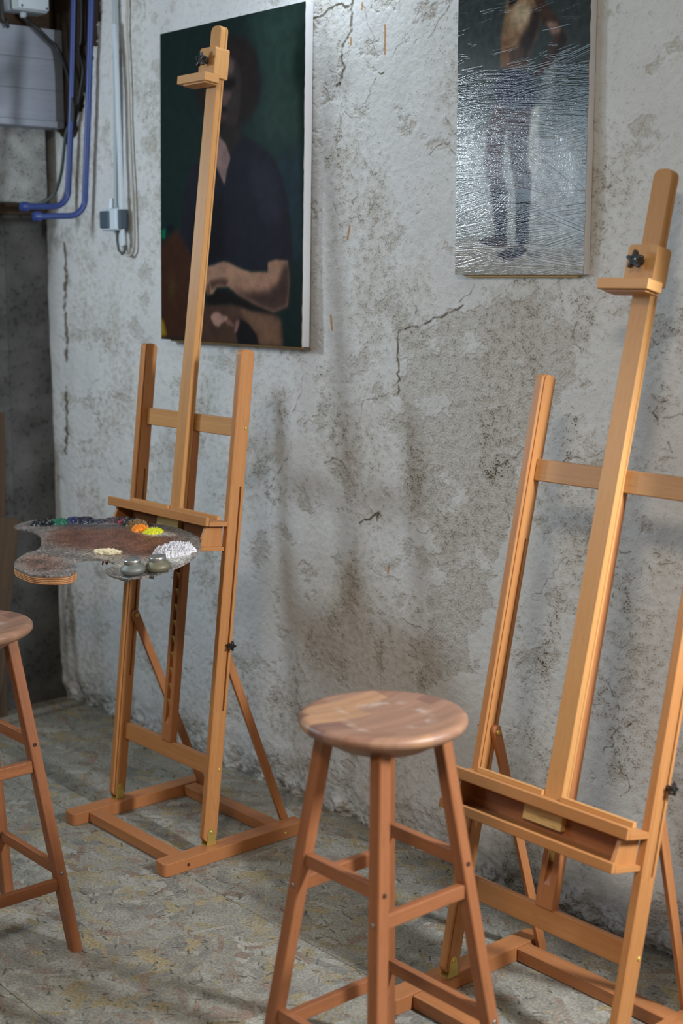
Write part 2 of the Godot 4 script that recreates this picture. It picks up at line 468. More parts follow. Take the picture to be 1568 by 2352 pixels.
# wood whose grain runs along v; the picture spans 0.25 m by 1 m
func wood(lo: Color, hi: Color, dark: Color, seed_: int, fleck: float, rough: float) -> StandardMaterial3D:
	var w := 256
	var h := 512
	var a := field(w, h, 0.02, 3, seed_, 1.0, 16.0)
	var b := field(w, h, 0.11, 2, seed_ + 1, 1.0, 24.0)
	var c := field(w, h, 0.16, 2, seed_ + 2, 1.0, 5.0)
	var out := PackedByteArray()
	out.resize(w * h * 3)
	for i in w * h:
		# folded both ways, so that it repeats without a seam
		var fx := i % w
		var fy := i / w
		var q := mini(fy, h - 1 - fy) * w + mini(fx, w - 1 - fx)
		var k := clampf((a[q] * 0.6 + b[q] * 0.4) / 255.0 * 1.5 - 0.25, 0.0, 1.0)
		var p := lo.lerp(hi, k)
		var f := (c[q] - 172.0) / 83.0
		if f > 0.0:
			p = p.lerp(dark, f * fleck)
		out[i * 3] = int(p.r * 255.0)
		out[i * 3 + 1] = int(p.g * 255.0)
		out[i * 3 + 2] = int(p.b * 255.0)
	var m := mat(Color.WHITE, rough)
	m.albedo_texture = tex(w, h, out, Image.FORMAT_RGB8)
	m.uv1_scale = Vector3(4, 1, 1)
	m.metallic_specular = 0.45
	return m


# a painter's canvas: soft-edged shapes laid over one another. polys: [r, g, b, blur, [u, v per mille ...]]
func painted(w: int, h: int, base: Color, polys: Array, flip := false) -> PackedByteArray:
	var R := PackedFloat32Array()
	R.resize(w * h); R.fill(base.r)
	var G := PackedFloat32Array()
	G.resize(w * h); G.fill(base.g)
	var B := PackedFloat32Array()
	B.resize(w * h); B.fill(base.b)
	for s in polys:
		var pts: Array = s[4]
		var rad := maxi(1, int(s[3] * w / 1000.0))
		var x0 := 1e9; var x1 := -1e9; var y0 := 1e9; var y1 := -1e9
		var px := PackedFloat32Array()
		var py := PackedFloat32Array()
		for i in range(0, pts.size(), 2):
			px.append(pts[i] * 0.001 * w); py.append(pts[i + 1] * 0.001 * h)
			x0 = minf(x0, px[-1]); x1 = maxf(x1, px[-1]); y0 = minf(y0, py[-1]); y1 = maxf(y1, py[-1])
		var ax := clampi(int(x0) - 2 * rad, -200, w); var bx := clampi(int(x1) + 2 * rad + 1, 0, w + 200)
		var ay := clampi(int(y0) - 2 * rad, -200, h); var by := clampi(int(y1) + 2 * rad + 1, 0, h + 200)
		var mw := bx - ax
		var mh := by - ay
		if mw < 2 or mh < 2:
			continue
		var m := PackedFloat32Array()
		m.resize(mw * mh)
		for y in mh:                               # fill by scan lines
			var yy := y + ay + 0.5
			var cuts := []
			for i in px.size():
				var j := (i + 1) % px.size()
				if (py[i] <= yy) != (py[j] <= yy):
					cuts.append(px[i] + (yy - py[i]) / (py[j] - py[i]) * (px[j] - px[i]))
			cuts.sort()
			for c in range(0, cuts.size() - 1, 2):
				for x in range(maxi(0, int(ceil(cuts[c] - ax - 0.5))), mini(mw, int(ceil(cuts[c + 1] - ax - 0.5)))):
					m[y * mw + x] = 1.0
		var t := PackedFloat32Array()
		t.resize(mw * mh)
		for pass_ in 2:                            # two box blurs, each way
			var k := 1.0 / (2 * rad + 1)
			for y in mh:
				var sum := 0.0
				var o := y * mw
				for x in range(-rad, mw):
					if x + rad < mw: sum += m[o + x + rad]
					if x - rad - 1 >= 0: sum -= m[o + x - rad - 1]
					if x >= 0: t[o + x] = sum * k
			for x in mw:
				var sum := 0.0
				for y in range(-rad, mh):
					if y + rad < mh: sum += t[(y + rad) * mw + x]
					if y - rad - 1 >= 0: sum -= t[(y - rad - 1) * mw + x]
					if y >= 0: m[y * mw + x] = sum * k
		var cr: float = s[0] / 255.0; var cg: float = s[1] / 255.0; var cb: float = s[2] / 255.0
		for y in range(maxi(ay, 0), mini(by, h)):
			for x in range(maxi(ax, 0), mini(bx, w)):
				var k := m[(y - ay) * mw + x - ax]
				if k > 0.004:
					var i := y * w + x
					R[i] += (cr - R[i]) * k; G[i] += (cg - G[i]) * k; B[i] += (cb - B[i]) * k
	var out := PackedByteArray()
	out.resize(w * h * 3)
	for i in w * h:
		out[i * 3] = clampi(int(R[i] * 255.0), 0, 255)
		out[i * 3 + 1] = clampi(int(G[i] * 255.0), 0, 255)
		out[i * 3 + 2] = clampi(int(B[i] * 255.0), 0, 255)
	return out


# draw a thick soft line into a byte field (keeps the larger value)
func scratch(f: PackedByteArray, w: int, h: int, a: Vector2, b: Vector2, r: float, val: float) -> void:
	var n := maxi(1, int(a.distance_to(b)))
	var q := int(ceil(r))
	for i in n + 1:
		var p := a.lerp(b, float(i) / n)
		for y in range(maxi(0, int(p.y) - q), mini(h, int(p.y) + q + 1)):
			for x in range(maxi(0, int(p.x) - q), mini(w, int(p.x) + q + 1)):
				var d := Vector2(x - p.x, y - p.y).length()
				if d < r:
					var k := int(val * 255.0 * minf(1.0, (r - d) / (r * 0.6)))
					if k > f[y * w + x]:
						f[y * w + x] = k


const TW := 1856
const TH := 1856
const WX0 := -4.5
const WXS := 2.95     # metres across the wall picture
const WYS := 2.4      # metres up it
var wall_plate: PackedByteArray

func polygon_mask(poly: Array, n: int, w: int, h: int) -> PackedByteArray:
	var rp := PackedVector2Array()
	for i in range(0, poly.size(), 2):
		rp.append(Vector2((poly[i] - WX0) / WXS, (WYS - poly[i + 1]) / WYS) * n)
	var rm := Image.create(n, n, false, Image.FORMAT_L8)
	for y in n:
		for x in n:
			if Geometry2D.is_point_in_polygon(Vector2(x + 0.5, y + 0.5), rp):
				rm.set_pixel(x, y, Color.WHITE)
	rm.resize(w, h, Image.INTERPOLATE_BILINEAR)
	return rm.get_data()


func wall_material() -> StandardMaterial3D:
	var w := TW
	var h := TH
	var sx := WXS / w
	var sy := WYS / h
	# where the top coat is gone, drawn small, softened, and frayed by noise below
	var rough := polygon_mask(ROUGH, 96, w, h)
	var gap := polygon_mask(GAP, 128, w, h)                     # where the plaster has fallen away altogether
	var big := field(w, h, 0.0085, 5, 11)                       # patches of the top coat
	var tone := field(w, h, 0.009, 4, 23, 2.0, 4.0)             # damp and dirt, drawn out downwards
	var sm := PackedFloat32Array()
	sm.resize(256 * 256)
	for q in STAINS:
		var cx: float = (q[0] - WX0) / WXS * 256.0
		var cy: float = (WYS - q[1]) / WYS * 256.0
		var rx: float = q[2] / WXS * 256.0
		var ry: float = q[3] / WYS * 256.0
		for y in range(maxi(0, int(cy - ry * 2)), mini(256, int(cy + ry * 2) + 1)):
			for x in range(maxi(0, int(cx - rx * 2)), mini(256, int(cx + rx * 2) + 1)):
				var e2 := pow((x - cx) / rx, 2) + pow((y - cy) / ry, 2)
				sm[y * 256 + x] = maxf(sm[y * 256 + x], q[4] * exp(-e2 * 0.9))
	var si := Image.create(256, 256, false, Image.FORMAT_L8)
	for i in 256 * 256:
		si.set_pixel(i % 256, i / 256, Color(sm[i], sm[i], sm[i]))
	si.resize(w, h, Image.INTERPOLATE_BILINEAR)
	var stain := si.get_data()
	var grain := field(w, h, 0.2, 3, 31)
	var mid := field(w, h, 0.05, 4, 47, 1.0, 1.0)
	var vein := field(w, h, 0.006, 5, 59)
	var crack := PackedByteArray()
	crack.resize(w * h)
	var r := RandomNumberGenerator.new()
	r.seed = 5
	for c in CRACKS:
		var pts: Array = c[2]
		var last := Vector2.INF
		for i in range(0, pts.size(), 2):
			var p := Vector2((pts[i] - WX0) / sx, (WYS - pts[i + 1]) / sy)
			if last != Vector2.INF:
				var n := maxi(1, int(last.distance_to(p) / 9.0))
				var a := last
				for k in range(1, n + 1):
					var q := last.lerp(p, float(k) / n)
					if k < n:
						q += Vector2(r.randf_range(-5, 5), r.randf_range(-5, 5))
					scratch(crack, w, h, a, q, 0.8 + c[0] * r.randf_range(0.3, 0.62), c[1] * (r.randf_range(0.4, 0.85) if c[1] < 0.85 else r.randf_range(0.7, 1.0)))
					a = q
			last = p
	var rust := PackedByteArray()
	rust.resize(w * h)
	for c in RUST:
		scratch(rust, w, h, Vector2((c[0] - WX0) / sx, (WYS - c[1]) / sy), Vector2((c[2] - WX0) / sx, (WYS - c[3]) / sy), 3.0, 0.75)
	var col := PackedByteArray()
	col.resize(w * h * 3)
	var hgt := PackedByteArray()
	hgt.resize(w * h)
	for y in h:
		var up := WYS - y * sy
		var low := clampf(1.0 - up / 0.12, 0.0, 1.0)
		for x in w:
			var i := y * w + x
			var g := grain[i] * 0.00392
			var m := mid[i] * 0.00392
			var b := big[i] * 0.00392 * 0.72 + m * 0.28
			var t := tone[i] * 0.00392
			# plate: 1 where the smooth top coat is whole
			var edge := b - 0.31 - rough[i] * 0.00135 - low * 0.25
			var p := clampf(edge * 11.0 + 0.5, 0.0, 1.0)
			var e := 1.0 - minf(1.0, absf(edge) * 55.0)
			var st := stain[i] * 0.00392
			var s := clampf((t - 0.45) * 2.8 + (m - 0.5) * 1.1 + (g - 0.5) * 0.5 + st * (0.35 + m * 1.5), 0.0, 1.3)
			var k := 0.825 + (g - 0.5) * 0.05 + (t - 0.5) * 0.07
			var rr := k * 0.995
			var gg := k
			var bb := k
			var un := 1.0 - p
			var d := un * 0.62 + s * (0.52 - un * 0.2)
			rr = lerpf(rr, 0.715 + (g - 0.5) * 0.20, d)
			gg = lerpf(gg, 0.70 + (g - 0.5) * 0.20, d)
			bb = lerpf(bb, 0.672 + (g - 0.5) * 0.20, d)
			# pits and specks, many where the coat is gone
			var pit := clampf((g - 0.69 + d * 0.11 + (m - 0.5) * 0.5) * 7.0, 0.0, 1.0) * (0.35 + 0.65 * d) * (0.78 + st * 0.9)
			var hair := clampf(1.0 - absf(vein[i] * 0.00392 - 0.5) * 150.0, 0.0, 1.0) * clampf((t - 0.42) * 4.0, 0.0, 1.0) * 0.55
			var cr := maxf(crack[i] * 0.00392 * clampf(m * 2.6 - 0.45 + maxf(0.0, crack[i] - 190) * 0.012, 0.25, 1.0), hair * m * 1.6)
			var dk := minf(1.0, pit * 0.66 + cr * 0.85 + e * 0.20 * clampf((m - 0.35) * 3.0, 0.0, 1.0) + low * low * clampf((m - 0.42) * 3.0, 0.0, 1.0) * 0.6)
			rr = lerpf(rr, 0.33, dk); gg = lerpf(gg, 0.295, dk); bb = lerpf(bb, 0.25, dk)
			var gp := gap[i] * 0.00392
			gp = clampf((gp + (m - 0.5) * 0.9 - 0.5) * 6.0 + 0.5, 0.0, 1.0) if gp > 0.02 else 0.0
			if gp > 0.0:
				rr = lerpf(rr, 0.23 + (g - 0.5) * 0.16, gp); gg = lerpf(gg, 0.185 + (g - 0.5) * 0.14, gp); bb = lerpf(bb, 0.14 + (g - 0.5) * 0.1, gp)
			var ru := rust[i] * 0.00392
			if ru > 0.0:
				rr = lerpf(rr, 0.66, ru); gg = lerpf(gg, 0.45, ru); bb = lerpf(bb, 0.26, ru)
			col[i * 3] = int(clampf(rr, 0.0, 1.0) * 255.0)
			col[i * 3 + 1] = int(clampf(gg, 0.0, 1.0) * 255.0)
			col[i * 3 + 2] = int(clampf(bb, 0.0, 1.0) * 255.0)
			var hh := 0.42 + p * 0.20 + (m - 0.5) * (0.25 + un * 0.3) + (g - 0.5) * (0.07 + un * 0.28) - pit * 0.22 - cr * 0.32 - gp * 0.3
			hgt[i] = int(clampf(hh, 0.0, 1.0) * 255.0)
	wall_plate = hgt
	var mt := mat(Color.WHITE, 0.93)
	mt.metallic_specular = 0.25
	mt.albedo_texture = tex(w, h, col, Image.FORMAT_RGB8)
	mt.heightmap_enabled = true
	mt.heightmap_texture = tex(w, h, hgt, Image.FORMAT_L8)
	mt.heightmap_scale = 0.7
	return mt


# chipboard: thousands of dusty flakes pressed flat; the picture spans 1.6 m by 1.6 m
func floor_material() -> StandardMaterial3D:
	var w := 1536
	var px := PackedInt32Array()
	px.resize(w * w)
	px.fill(_abgr(Color(0.59, 0.575, 0.54)))
	var hh := PackedByteArray()
	hh.resize(w * w)
	hh.fill(110)
	var r := RandomNumberGenerator.new()
	r.seed = 71
	for k in 8200:
		var small := k >= 5200
		var len_ := r.randf_range(22, 120) if not small else r.randf_range(6, 30)
		var wid := r.randf_range(8, 34) if not small else r.randf_range(1.5, 4.5)
		var ang := r.randf_range(-0.9, 0.9) + (PI / 2 if r.randf() < 0.3 else 0.0)
		var c := Vector2(cos(ang), sin(ang))
		var d := Vector2(-c.y, c.x)
		var o := Vector2(r.randf() * w, r.randf() * w)
		var pick := r.randf()
		var base := Color(0.600, 0.585, 0.550)
		if pick < 0.17: base = Color(0.625, 0.575, 0.470)
		elif pick < 0.27: base = Color(0.570, 0.500, 0.455)
		elif pick < 0.46: base = Color(0.545, 0.535, 0.515)
		elif pick < 0.66: base = Color(0.650, 0.640, 0.615)
		if small and r.randf() < 0.6: base = Color(0.40, 0.385, 0.365)
		base = base * r.randf_range(0.93, 1.05)
		var lift := r.randi_range(80, 170)
		var s := -wid * 0.5
		var skew := r.randf_range(-0.6, 0.6)
		while s < wid * 0.5:
			var q := _abgr(base * r.randf_range(0.95, 1.05))
			var t0 := r.randf_range(0, 5) + s * skew
			var t1 := len_ - r.randf_range(0, 5) + s * skew
			var t := t0
			while t < t1:
				var xx := posmod(int(o.x + c.x * t + d.x * s), w)
				var yy := posmod(int(o.y + c.y * t + d.y * s), w)
				px[yy * w + xx] = q
				hh[yy * w + xx] = lift
				t += 0.9
			s += 0.8
	var dust := field(w, w, 0.006, 5, 91)
	var fine := field(w, w, 0.12, 3, 95)
	var by := px.to_byte_array()
	for i in w * w:
		var k := clampf((dust[i] - 95.0) / 110.0, 0.0, 1.0) * 0.58
		var f := fine[i] - 128
		by[i * 4] = clampi(int(by[i * 4] + (158 - by[i * 4]) * k + f * 0.22), 0, 255)
		by[i * 4 + 1] = clampi(int(by[i * 4 + 1] + (156 - by[i * 4 + 1]) * k + f * 0.22), 0, 255)
		by[i * 4 + 2] = clampi(int(by[i * 4 + 2] + (150 - by[i * 4 + 2]) * k + f * 0.22), 0, 255)
		hh[i] = clampi(hh[i] + f / 4, 0, 255)
	var m := mat(Color.WHITE, 0.72)
	m.metallic_specular = 0.3
	m.albedo_texture = tex(w, w, by, Image.FORMAT_RGBA8)
	m.heightmap_enabled = true
	m.heightmap_texture = tex(w, w, hh, Image.FORMAT_L8)
	m.heightmap_scale = 0.12
	m.albedo_color = Color(0.86, 0.85, 0.825)
	m.uv1_scale = Vector3(1 / 1.6, 1 / 1.6, 1)
	return m


func _abgr(c: Color) -> int:
	var v := clampi(int(c.r * 255), 0, 255) | clampi(int(c.g * 255), 0, 255) << 8 | clampi(int(c.b * 255), 0, 255) << 16 | 255 << 24
	return v


# raw concrete for the left wall, mapped by world position
func concrete(lo: Color, hi: Color, dark: Color, seed_: int, scale: float, bump: float) -> StandardMaterial3D:
	var w := 512
	var a := field(w, w, 0.012, 5, seed_)
	var b := field(w, w, 0.09, 3, seed_ + 1)
	var out := PackedByteArray()
	out.resize(w * w * 3)
	var hg := PackedByteArray()
	hg.resize(w * w)
	for i in w * w:
		var k := a[i] / 255.0
		var g := b[i] / 255.0
		var p := lo.lerp(hi, clampf(k * 1.4 - 0.2, 0.0, 1.0))
		p = p.lerp(dark, clampf((g - 0.66 - (k - 0.5) * 0.3) * 3.0, 0.0, 0.7))
		out[i * 3] = int(p.r * 255.0); out[i * 3 + 1] = int(p.g * 255.0); out[i * 3 + 2] = int(p.b * 255.0)
		hg[i] = clampi(int(128 + (g - 0.5) * 120 + (k - 0.5) * 120), 0, 255)
	var m := mat(Color.WHITE, 0.9)
	m.metallic_specular = 0.25
	m.albedo_texture = tex(w, w, out, Image.FORMAT_RGB8)
	m.heightmap_enabled = true
	m.heightmap_texture = tex(w, w, hg, Image.FORMAT_L8)
	m.heightmap_scale = bump
	m.uv1_triplanar = true
	m.uv1_world_triplanar = true
	m.uv1_scale = Vector3.ONE * scale
	return m


# ------------------------------------------------------------------ materials
func make_materials() -> void:
	M.beech = wood(rgb(213, 164, 115), rgb(199, 144, 95), rgb(166, 110, 68), 101, 0.4, 0.45)
	M.beech_deep = wood(rgb(206, 150, 107), rgb(190, 131, 90), rgb(154, 98, 64), 131, 0.4, 0.45)
	M.beech_pale = wood(rgb(216, 174, 122), rgb(204, 156, 104), rgb(176, 122, 78), 151, 0.35, 0.45)
	M.acacia = wood(rgb(160, 108, 76), rgb(138, 88, 60), rgb(104, 64, 42), 171, 0.4, 0.42)
	M.beech.albedo_color = Color(0.82, 0.755, 0.665)
	M.beech_deep.albedo_color = Color(0.82, 0.755, 0.665)
	M.beech_pale.albedo_color = Color(0.86, 0.80, 0.71)
	M.acacia.albedo_color = Color(0.89, 0.84, 0.76)
	M.pine = wood(rgb(226, 198, 138), rgb(206, 172, 108), rgb(150, 108, 58), 181, 0.6, 0.6)
	M.oldboard = wood(rgb(80, 62, 44), rgb(62, 47, 33), rgb(44, 33, 24), 191, 0.6, 0.8)
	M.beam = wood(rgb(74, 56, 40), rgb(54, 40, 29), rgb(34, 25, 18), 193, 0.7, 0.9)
	M.brass = mat(rgb(206, 180, 100), 0.38, 0.7)
	M.steel = mat(rgb(150, 148, 142), 0.35, 1.0)
	M.black = mat(rgb(16, 16, 17), 0.3)
	M.black.metallic_specular = 0.6
	M.slot = mat(rgb(66, 36, 20), 0.9)
	M.canvas_edge = mat(rgb(222, 222, 226), 0.9)
	M.stretcher = mat(rgb(190, 160, 110), 0.8)
	M.blue = mat(rgb(40, 62, 124), 0.4)
	M.grey_plastic = mat(rgb(168, 178, 184), 0.5)
	M.pale_plastic = mat(rgb(196, 208, 218), 0.45)
	M.slate = mat(rgb(62, 78, 92), 0.5)
	M.cable = mat(rgb(22, 23, 25), 0.5)
	M.cable_grey = mat(rgb(70, 78, 78), 0.6)
	M.cable_white = mat(rgb(178, 172, 162), 0.7)
	M.darkpanel = mat(rgb(24, 25, 28), 0.7)
	M.tin = mat(rgb(112, 114, 108), 0.55, 0.45)
	M.tin_bright = mat(rgb(164, 164, 160), 0.34, 0.85)
	M.plain_wall = mat(rgb(186, 183, 176), 0.95)
	M.ceiling = mat(rgb(190, 187, 180), 0.95)


# ------------------------------------------------------------------ lamps (they hang outside the frame)
func panel_lamp(called: String, at: Vector3, toward: Vector3, size: Vector2, c: Color, energy: float, glow: float, label: String) -> void:
	var b := Basis.looking_at(toward - at, Vector3.UP if absf((toward - at).normalized().y) < 0.95 else Vector3.BACK)
	var t := thing(called, at, label, "lamp")
	t.basis = b
	var h := mb()
	h.box(Vector3(size.x + 0.04, size.y + 0.04, 0.05), 0.004, Vector3(0, 0, 0.03))
	put("housing", h, M.grey_plastic, t)
	var d := mb()
	d.box(Vector3(size.x, size.y, 0.008), 0.002)
	var e := mat(Color(0.9, 0.9, 0.9), 0.5)
	e.emission_enabled = true
	e.emission = c
	e.emission_energy_multiplier = glow
	put("diffuser", d, e, t)
	var l := AreaLight3D.new()
	l.name = "light"
	l.area_size = size
	l.light_color = c
	l.light_energy = energy
	l.shadow_enabled = true
	l.area_range = 14.0
	l.area_attenuation = 2.0
	l.position = Vector3(0, 0, -0.008)
	t.add_child(l, true)


# ------------------------------------------------------------------ small shared parts
func screw(parent: Node, called: String, at: Vector3, axis: Vector3, r: float, m: Material) -> void:
	var y := axis.normalized()
	var x := y.cross(Vector3(0.31, 0.2, 0.93)).normalized()
	var b := mb()
	b.lathe([Vector2(r, 0), Vector2(r, r * 0.25), Vector2(r * 0.75, r * 0.55), Vector2(r * 0.45, r * 0.62), Vector2(r * 0.42, r * 0.3), Vector2(0.00001, r * 0.3)], 14)
	put(called, b, m, parent, Transform3D(Basis(x, y, x.cross(y)), at))


# five-lobed clamping knob; its axis is local y, its foot at the origin
func star_knob_shape(r: float) -> MB:
	var b := mb()
	b.lathe([Vector2(r * 0.42, 0), Vector2(r * 0.38, r * 0.75), Vector2(r * 0.5, r * 0.8)], 20)
	var p := PackedVector2Array()
	for k in 60:
		var a := TAU * k / 60.0
		var q := pow(0.5 + 0.5 * cos(a * 5.0), 1.3)
		p.append(Vector2(cos(a), sin(a)) * r * (0.52 + 0.48 * q))
	b.slab(p, r * 0.7, r * 1.35, r * 0.1)
	b.lathe([Vector2(r * 0.34, r * 1.35), Vector2(r * 0.3, r * 1.42), Vector2(r * 0.24, r * 1.42), Vector2(r * 0.22, r * 1.3)], 20)
	return b


func rounded_end(w: float, hz: float, top: float, r: float, c: float) -> Array:
	# rings of a post's end, rounded in the (y, z) view
	var rings := []
	var ys := []
	for k in 7:
		var a := PI / 2 * k / 6.0
		var z := hz - r + r * cos(a)
		var cc := minf(c, z * 0.5)
		rings.append(PackedVector2Array([Vector2(-w + cc, -z), Vector2(w - cc, -z), Vector2(w, -z + cc), Vector2(w, z - cc), Vector2(w - cc, z), Vector2(-w + cc, z), Vector2(-w, z - cc), Vector2(-w, -z + cc)]))
		ys.append(top - r + r * sin(a))
	return [rings, ys]


# an upright: softened edges, a long slot through it (a dark groove on both faces) and, on the side that faces its twin, a groove near the front
func post_shape(side: float) -> MB:
	var w := 0.010
	var hz := 0.0215
	var c := 0.002
	var b := mb()
	var rings := []
	var ys := []
	var sec := func(slot: float, z: float, c2: float) -> PackedVector2Array:
		var gi := 0.005                     # groove on the inner side
		var zs := -0.009                    # the slot's middle
		var hs := 0.0028
		var inner: float = -side * w
		var p := PackedVector2Array()
		var s := signf(inner)
		# walk the inner face from back to front, then the front, the outer face, the back
		p.append(Vector2(inner, -z + c2))
		p.append(Vector2(inner, zs - hs)); p.append(Vector2(inner - s * slot, zs - hs)); p.append(Vector2(inner - s * slot, zs + hs)); p.append(Vector2(inner, zs + hs))
		p.append(Vector2(inner, z - 0.0080)); p.append(Vector2(inner - s * gi, z - 0.0078)); p.append(Vector2(inner - s * gi, z - 0.0052)); p.append(Vector2(inner, z - 0.0050))
		p.append(Vector2(inner, z - c2)); p.append(Vector2(inner - s * c2, z)); p.append(Vector2(-inner + s * c2, z)); p.append(Vector2(-inner, z - c2))
		p.append(Vector2(-inner, zs + hs)); p.append(Vector2(-inner + s * slot, zs + hs)); p.append(Vector2(-inner + s * slot, zs - hs)); p.append(Vector2(-inner, zs - hs))
		p.append(Vector2(-inner, -z + c2)); p.append(Vector2(-inner + s * c2, -z)); p.append(Vector2(inner - s * c2, -z))
		return p
	for e in [[-0.022, 0.0, hz - 0.007], [-0.018, 0.0, hz - 0.003], [-0.012, 0.0, hz], [0.322, 0.0, hz], [0.322, 0.0094, hz], [0.906, 0.0094, hz], [0.906, 0.0, hz], [1.2395, 0.0, hz]]:
		rings.append(sec.call(e[1], hz, c))
		ys.append(e[0])
		if e[2] < hz:
			var q: PackedVector2Array = rings[-1]
			for i in q.size():
				q[i] = Vector2(q[i].x, q[i].y * e[2] / hz)
			rings[-1] = q
	for k in range(1, 7):
		var a := PI / 2 * k / 6.0
		var q: PackedVector2Array = sec.call(0.0, hz, c)
		var f := (hz - 0.0125 + 0.0125 * cos(a)) / hz
		for i in q.size():
			q[i] = Vector2(q[i].x, q[i].y * f)
		rings.append(q)
		ys.append(1.2395 + 0.0125 * sin(a))
	b.loft(rings, ys)
	return b


# ------------------------------------------------------------------ the easel
# base_at: middle of the base on the floor, under the hinge; shift: how far the frame sits off the base's middle;
# lean: backward lean; tray: tray top above the hinge along the frame; clamp: clamp ledge above the hinge
func easel(base_at: Vector3, shift: float, lean: float, tray: float, clamp_y: float, label: String) -> Node3D:
	var e := thing("easel", base_at, label, "easel", "beech studio easels")
	var frame := Transform3D(Basis(Vector3.RIGHT, -lean), Vector3(shift, 0.07, 0))
	# --- base
	for s in [-1.0, 1.0]:
		var b := mb()
		var p := PackedVector2Array()
		for q in [[-1, -0.295], [1, -0.295], [1, 0.163], [-1, 0.163]]:
			var cx: float = q[0] * 0.025
			var cz: float = q[1]
			var sz := signf(cz)
			var r := 0.012
			var first: bool = q[0] * sz < 0
			for k in 5:
				var a := PI / 2 * (k if first else 4 - k) / 4.0
				p.append(Vector2(cx - q[0] * r + q[0] * r * cos(a), cz - sz * r + sz * r * sin(a)))
		# the loop above runs round each corner in the order of the outline
		b.xf = Transform3D(Basis.IDENTITY, Vector3(s * 0.225, 0, 0))
		b.slab(_hull(p), 0.0, 0.0355, 0.0025)
		put("foot", b, M.beech_deep, e)
		for z in [0.092, -0.224]:
			screw(e, "screw", Vector3(s * 0.25, 0.018, z), Vector3(s, 0, 0), 0.0042, M.slot if z > 0 else M.brass)
	for z in [[0.074, 0.114], [-0.246, -0.204]]:
		var b := mb()
		b.box(Vector3(0.4, 0.031, z[1] - z[0]), 0.003, Vector3(0, 0.0165, (z[0] + z[1]) * 0.5))
		put("base_rail", b, M.beech_deep, e)
	# --- hinge brackets
	for s in [-1.0, 1.0]:
		var x: float = s * 0.221 + shift
		var b := mb()
		b.box(Vector3(0.0232, 0.0015, 0.032), 0.0003, Vector3(x, 0.0362, 0.0))
		for k in [-1.0, 1.0]:
			var p := PackedVector2Array([Vector2(-0.015, 0.0), Vector2(0.015, 0.0)])
			for j in 9:
				var a := PI * j / 8.0
				p.append(Vector2(cos(a) * 0.009, 0.036 + sin(a) * 0.01))
			b.xf = Transform3D(Basis(Vector3(0, 0, -1), Vector3(1, 0, 0), Vector3(0, -1, 0)) * Basis.IDENTITY, Vector3(x + k * 0.0115, 0.036, 0.0))
			b.xf.basis = Basis(Vector3(0, 0, 1), Vector3(1, 0, 0), Vector3(0, 1, 0))
			b.slab(p, -0.0006, 0.0006, 0.0002)
		put("hinge_bracket", b, M.brass, e)
		for k in [-1.0, 1.0]:
			screw(e, "screw", Vector3(x + k * 0.0121, 0.0725, 0.0), Vector3(k, 0, 0), 0.0042, M.brass)
	# --- uprights and cross rails
	for s in [-1.0, 1.0]:
		put("post", post_shape(s), M.beech, e, frame * Transform3D(Basis.IDENTITY, Vector3(s * 0.221, 0, 0)))
		for y in [1.054, 0.167]:
			screw(e, "screw", frame * Vector3(s * 0.2312, y, -0.011), Vector3(s, 0, 0), 0.0045, M.brass)
	for y in [[1.030, 1.076], [0.1425, 0.1885]]:
		var b := mb()
		b.box(Vector3(0.422, 0.046, 0.019), 0.002, Vector3(0, (y[0] + y[1]) * 0.5, -0.0115))
		put("cross_rail", b, M.beech_pale if y[0] > 0.5 else M.beech, e, frame)
	# --- fixed lower mast with its brass rack
	var lm := mb()
	var rings := []
	var ys := []
	for q in [[0.1885, 0.0, 0.0], [0.235, 0.0, 0.0], [0.262, 0.0105, 0.0], [1.03, 0.0105, 0.0]]:
		var g: float = q[1]
		rings.append(PackedVector2Array([Vector2(-0.022, -0.0185), Vector2(0.022, -0.0185), Vector2(0.022, 0.0012), Vector2(0.0205, 0.0027), Vector2(0.0075, 0.0027), Vector2(0.0075, 0.0027 - g), Vector2(-0.0075, 0.0027 - g), Vector2(-0.0075, 0.0027), Vector2(-0.0205, 0.0027), Vector2(-0.022, 0.0012)]))
		ys.append(q[0])
	lm.loft(rings, ys)
	var rear := put("rear_mast", lm, M.beech_deep, e, frame)
	var tb := mb()
	tb.xf = Transform3D.IDENTITY
	var tp := [Vector3(-0.0074, 0, -0.007), Vector3(0.0074, 0, -0.007), Vector3(0.0074, 0.0, 0.0024), Vector3(-0.0074, 0.0, 0.0024), Vector3(-0.0074, -0.021, -0.005), Vector3(0.0074, -0.021, -0.005)]
	var up := Vector3.UP
	var fw := Vector3(0, -0.37, 0.93)
	tb.quad(tp[0], tp[1], tp[2], tp[3], up, up, up, up, Vector2.ZERO, Vector2.ZERO, Vector2.ZERO, Vector2.ZERO)
	tb.quad(tp[3], tp[2], tp[5], tp[4], fw, fw, fw, fw, Vector2.ZERO, Vector2.ZERO, Vector2.ZERO, Vector2.ZERO)
	tb.quad(tp[0], tp[1], tp[5], tp[4], -up.cross(Vector3.RIGHT), Vector3.FORWARD, Vector3.FORWARD, Vector3.FORWARD, Vector2.ZERO, Vector2.ZERO, Vector2.ZERO, Vector2.ZERO)
	tb.tri(tp[0], tp[3], tp[4], Vector3.LEFT, Vector3.LEFT, Vector3.LEFT, Vector2.ZERO, Vector2.ZERO, Vector2.ZERO)
	tb.tri(tp[1], tp[2], tp[5], Vector3.RIGHT, Vector3.RIGHT, Vector3.RIGHT, Vector2.ZERO, Vector2.ZERO, Vector2.ZERO)
	var tm := tb.mesh()
	tm.surface_set_material(0, M.brass)
	for k in 17:
		again("rack_tooth", tm, rear, Transform3D(Basis.IDENTITY, Vector3(0, 0.302 + 0.0433 * k, 0.0)))
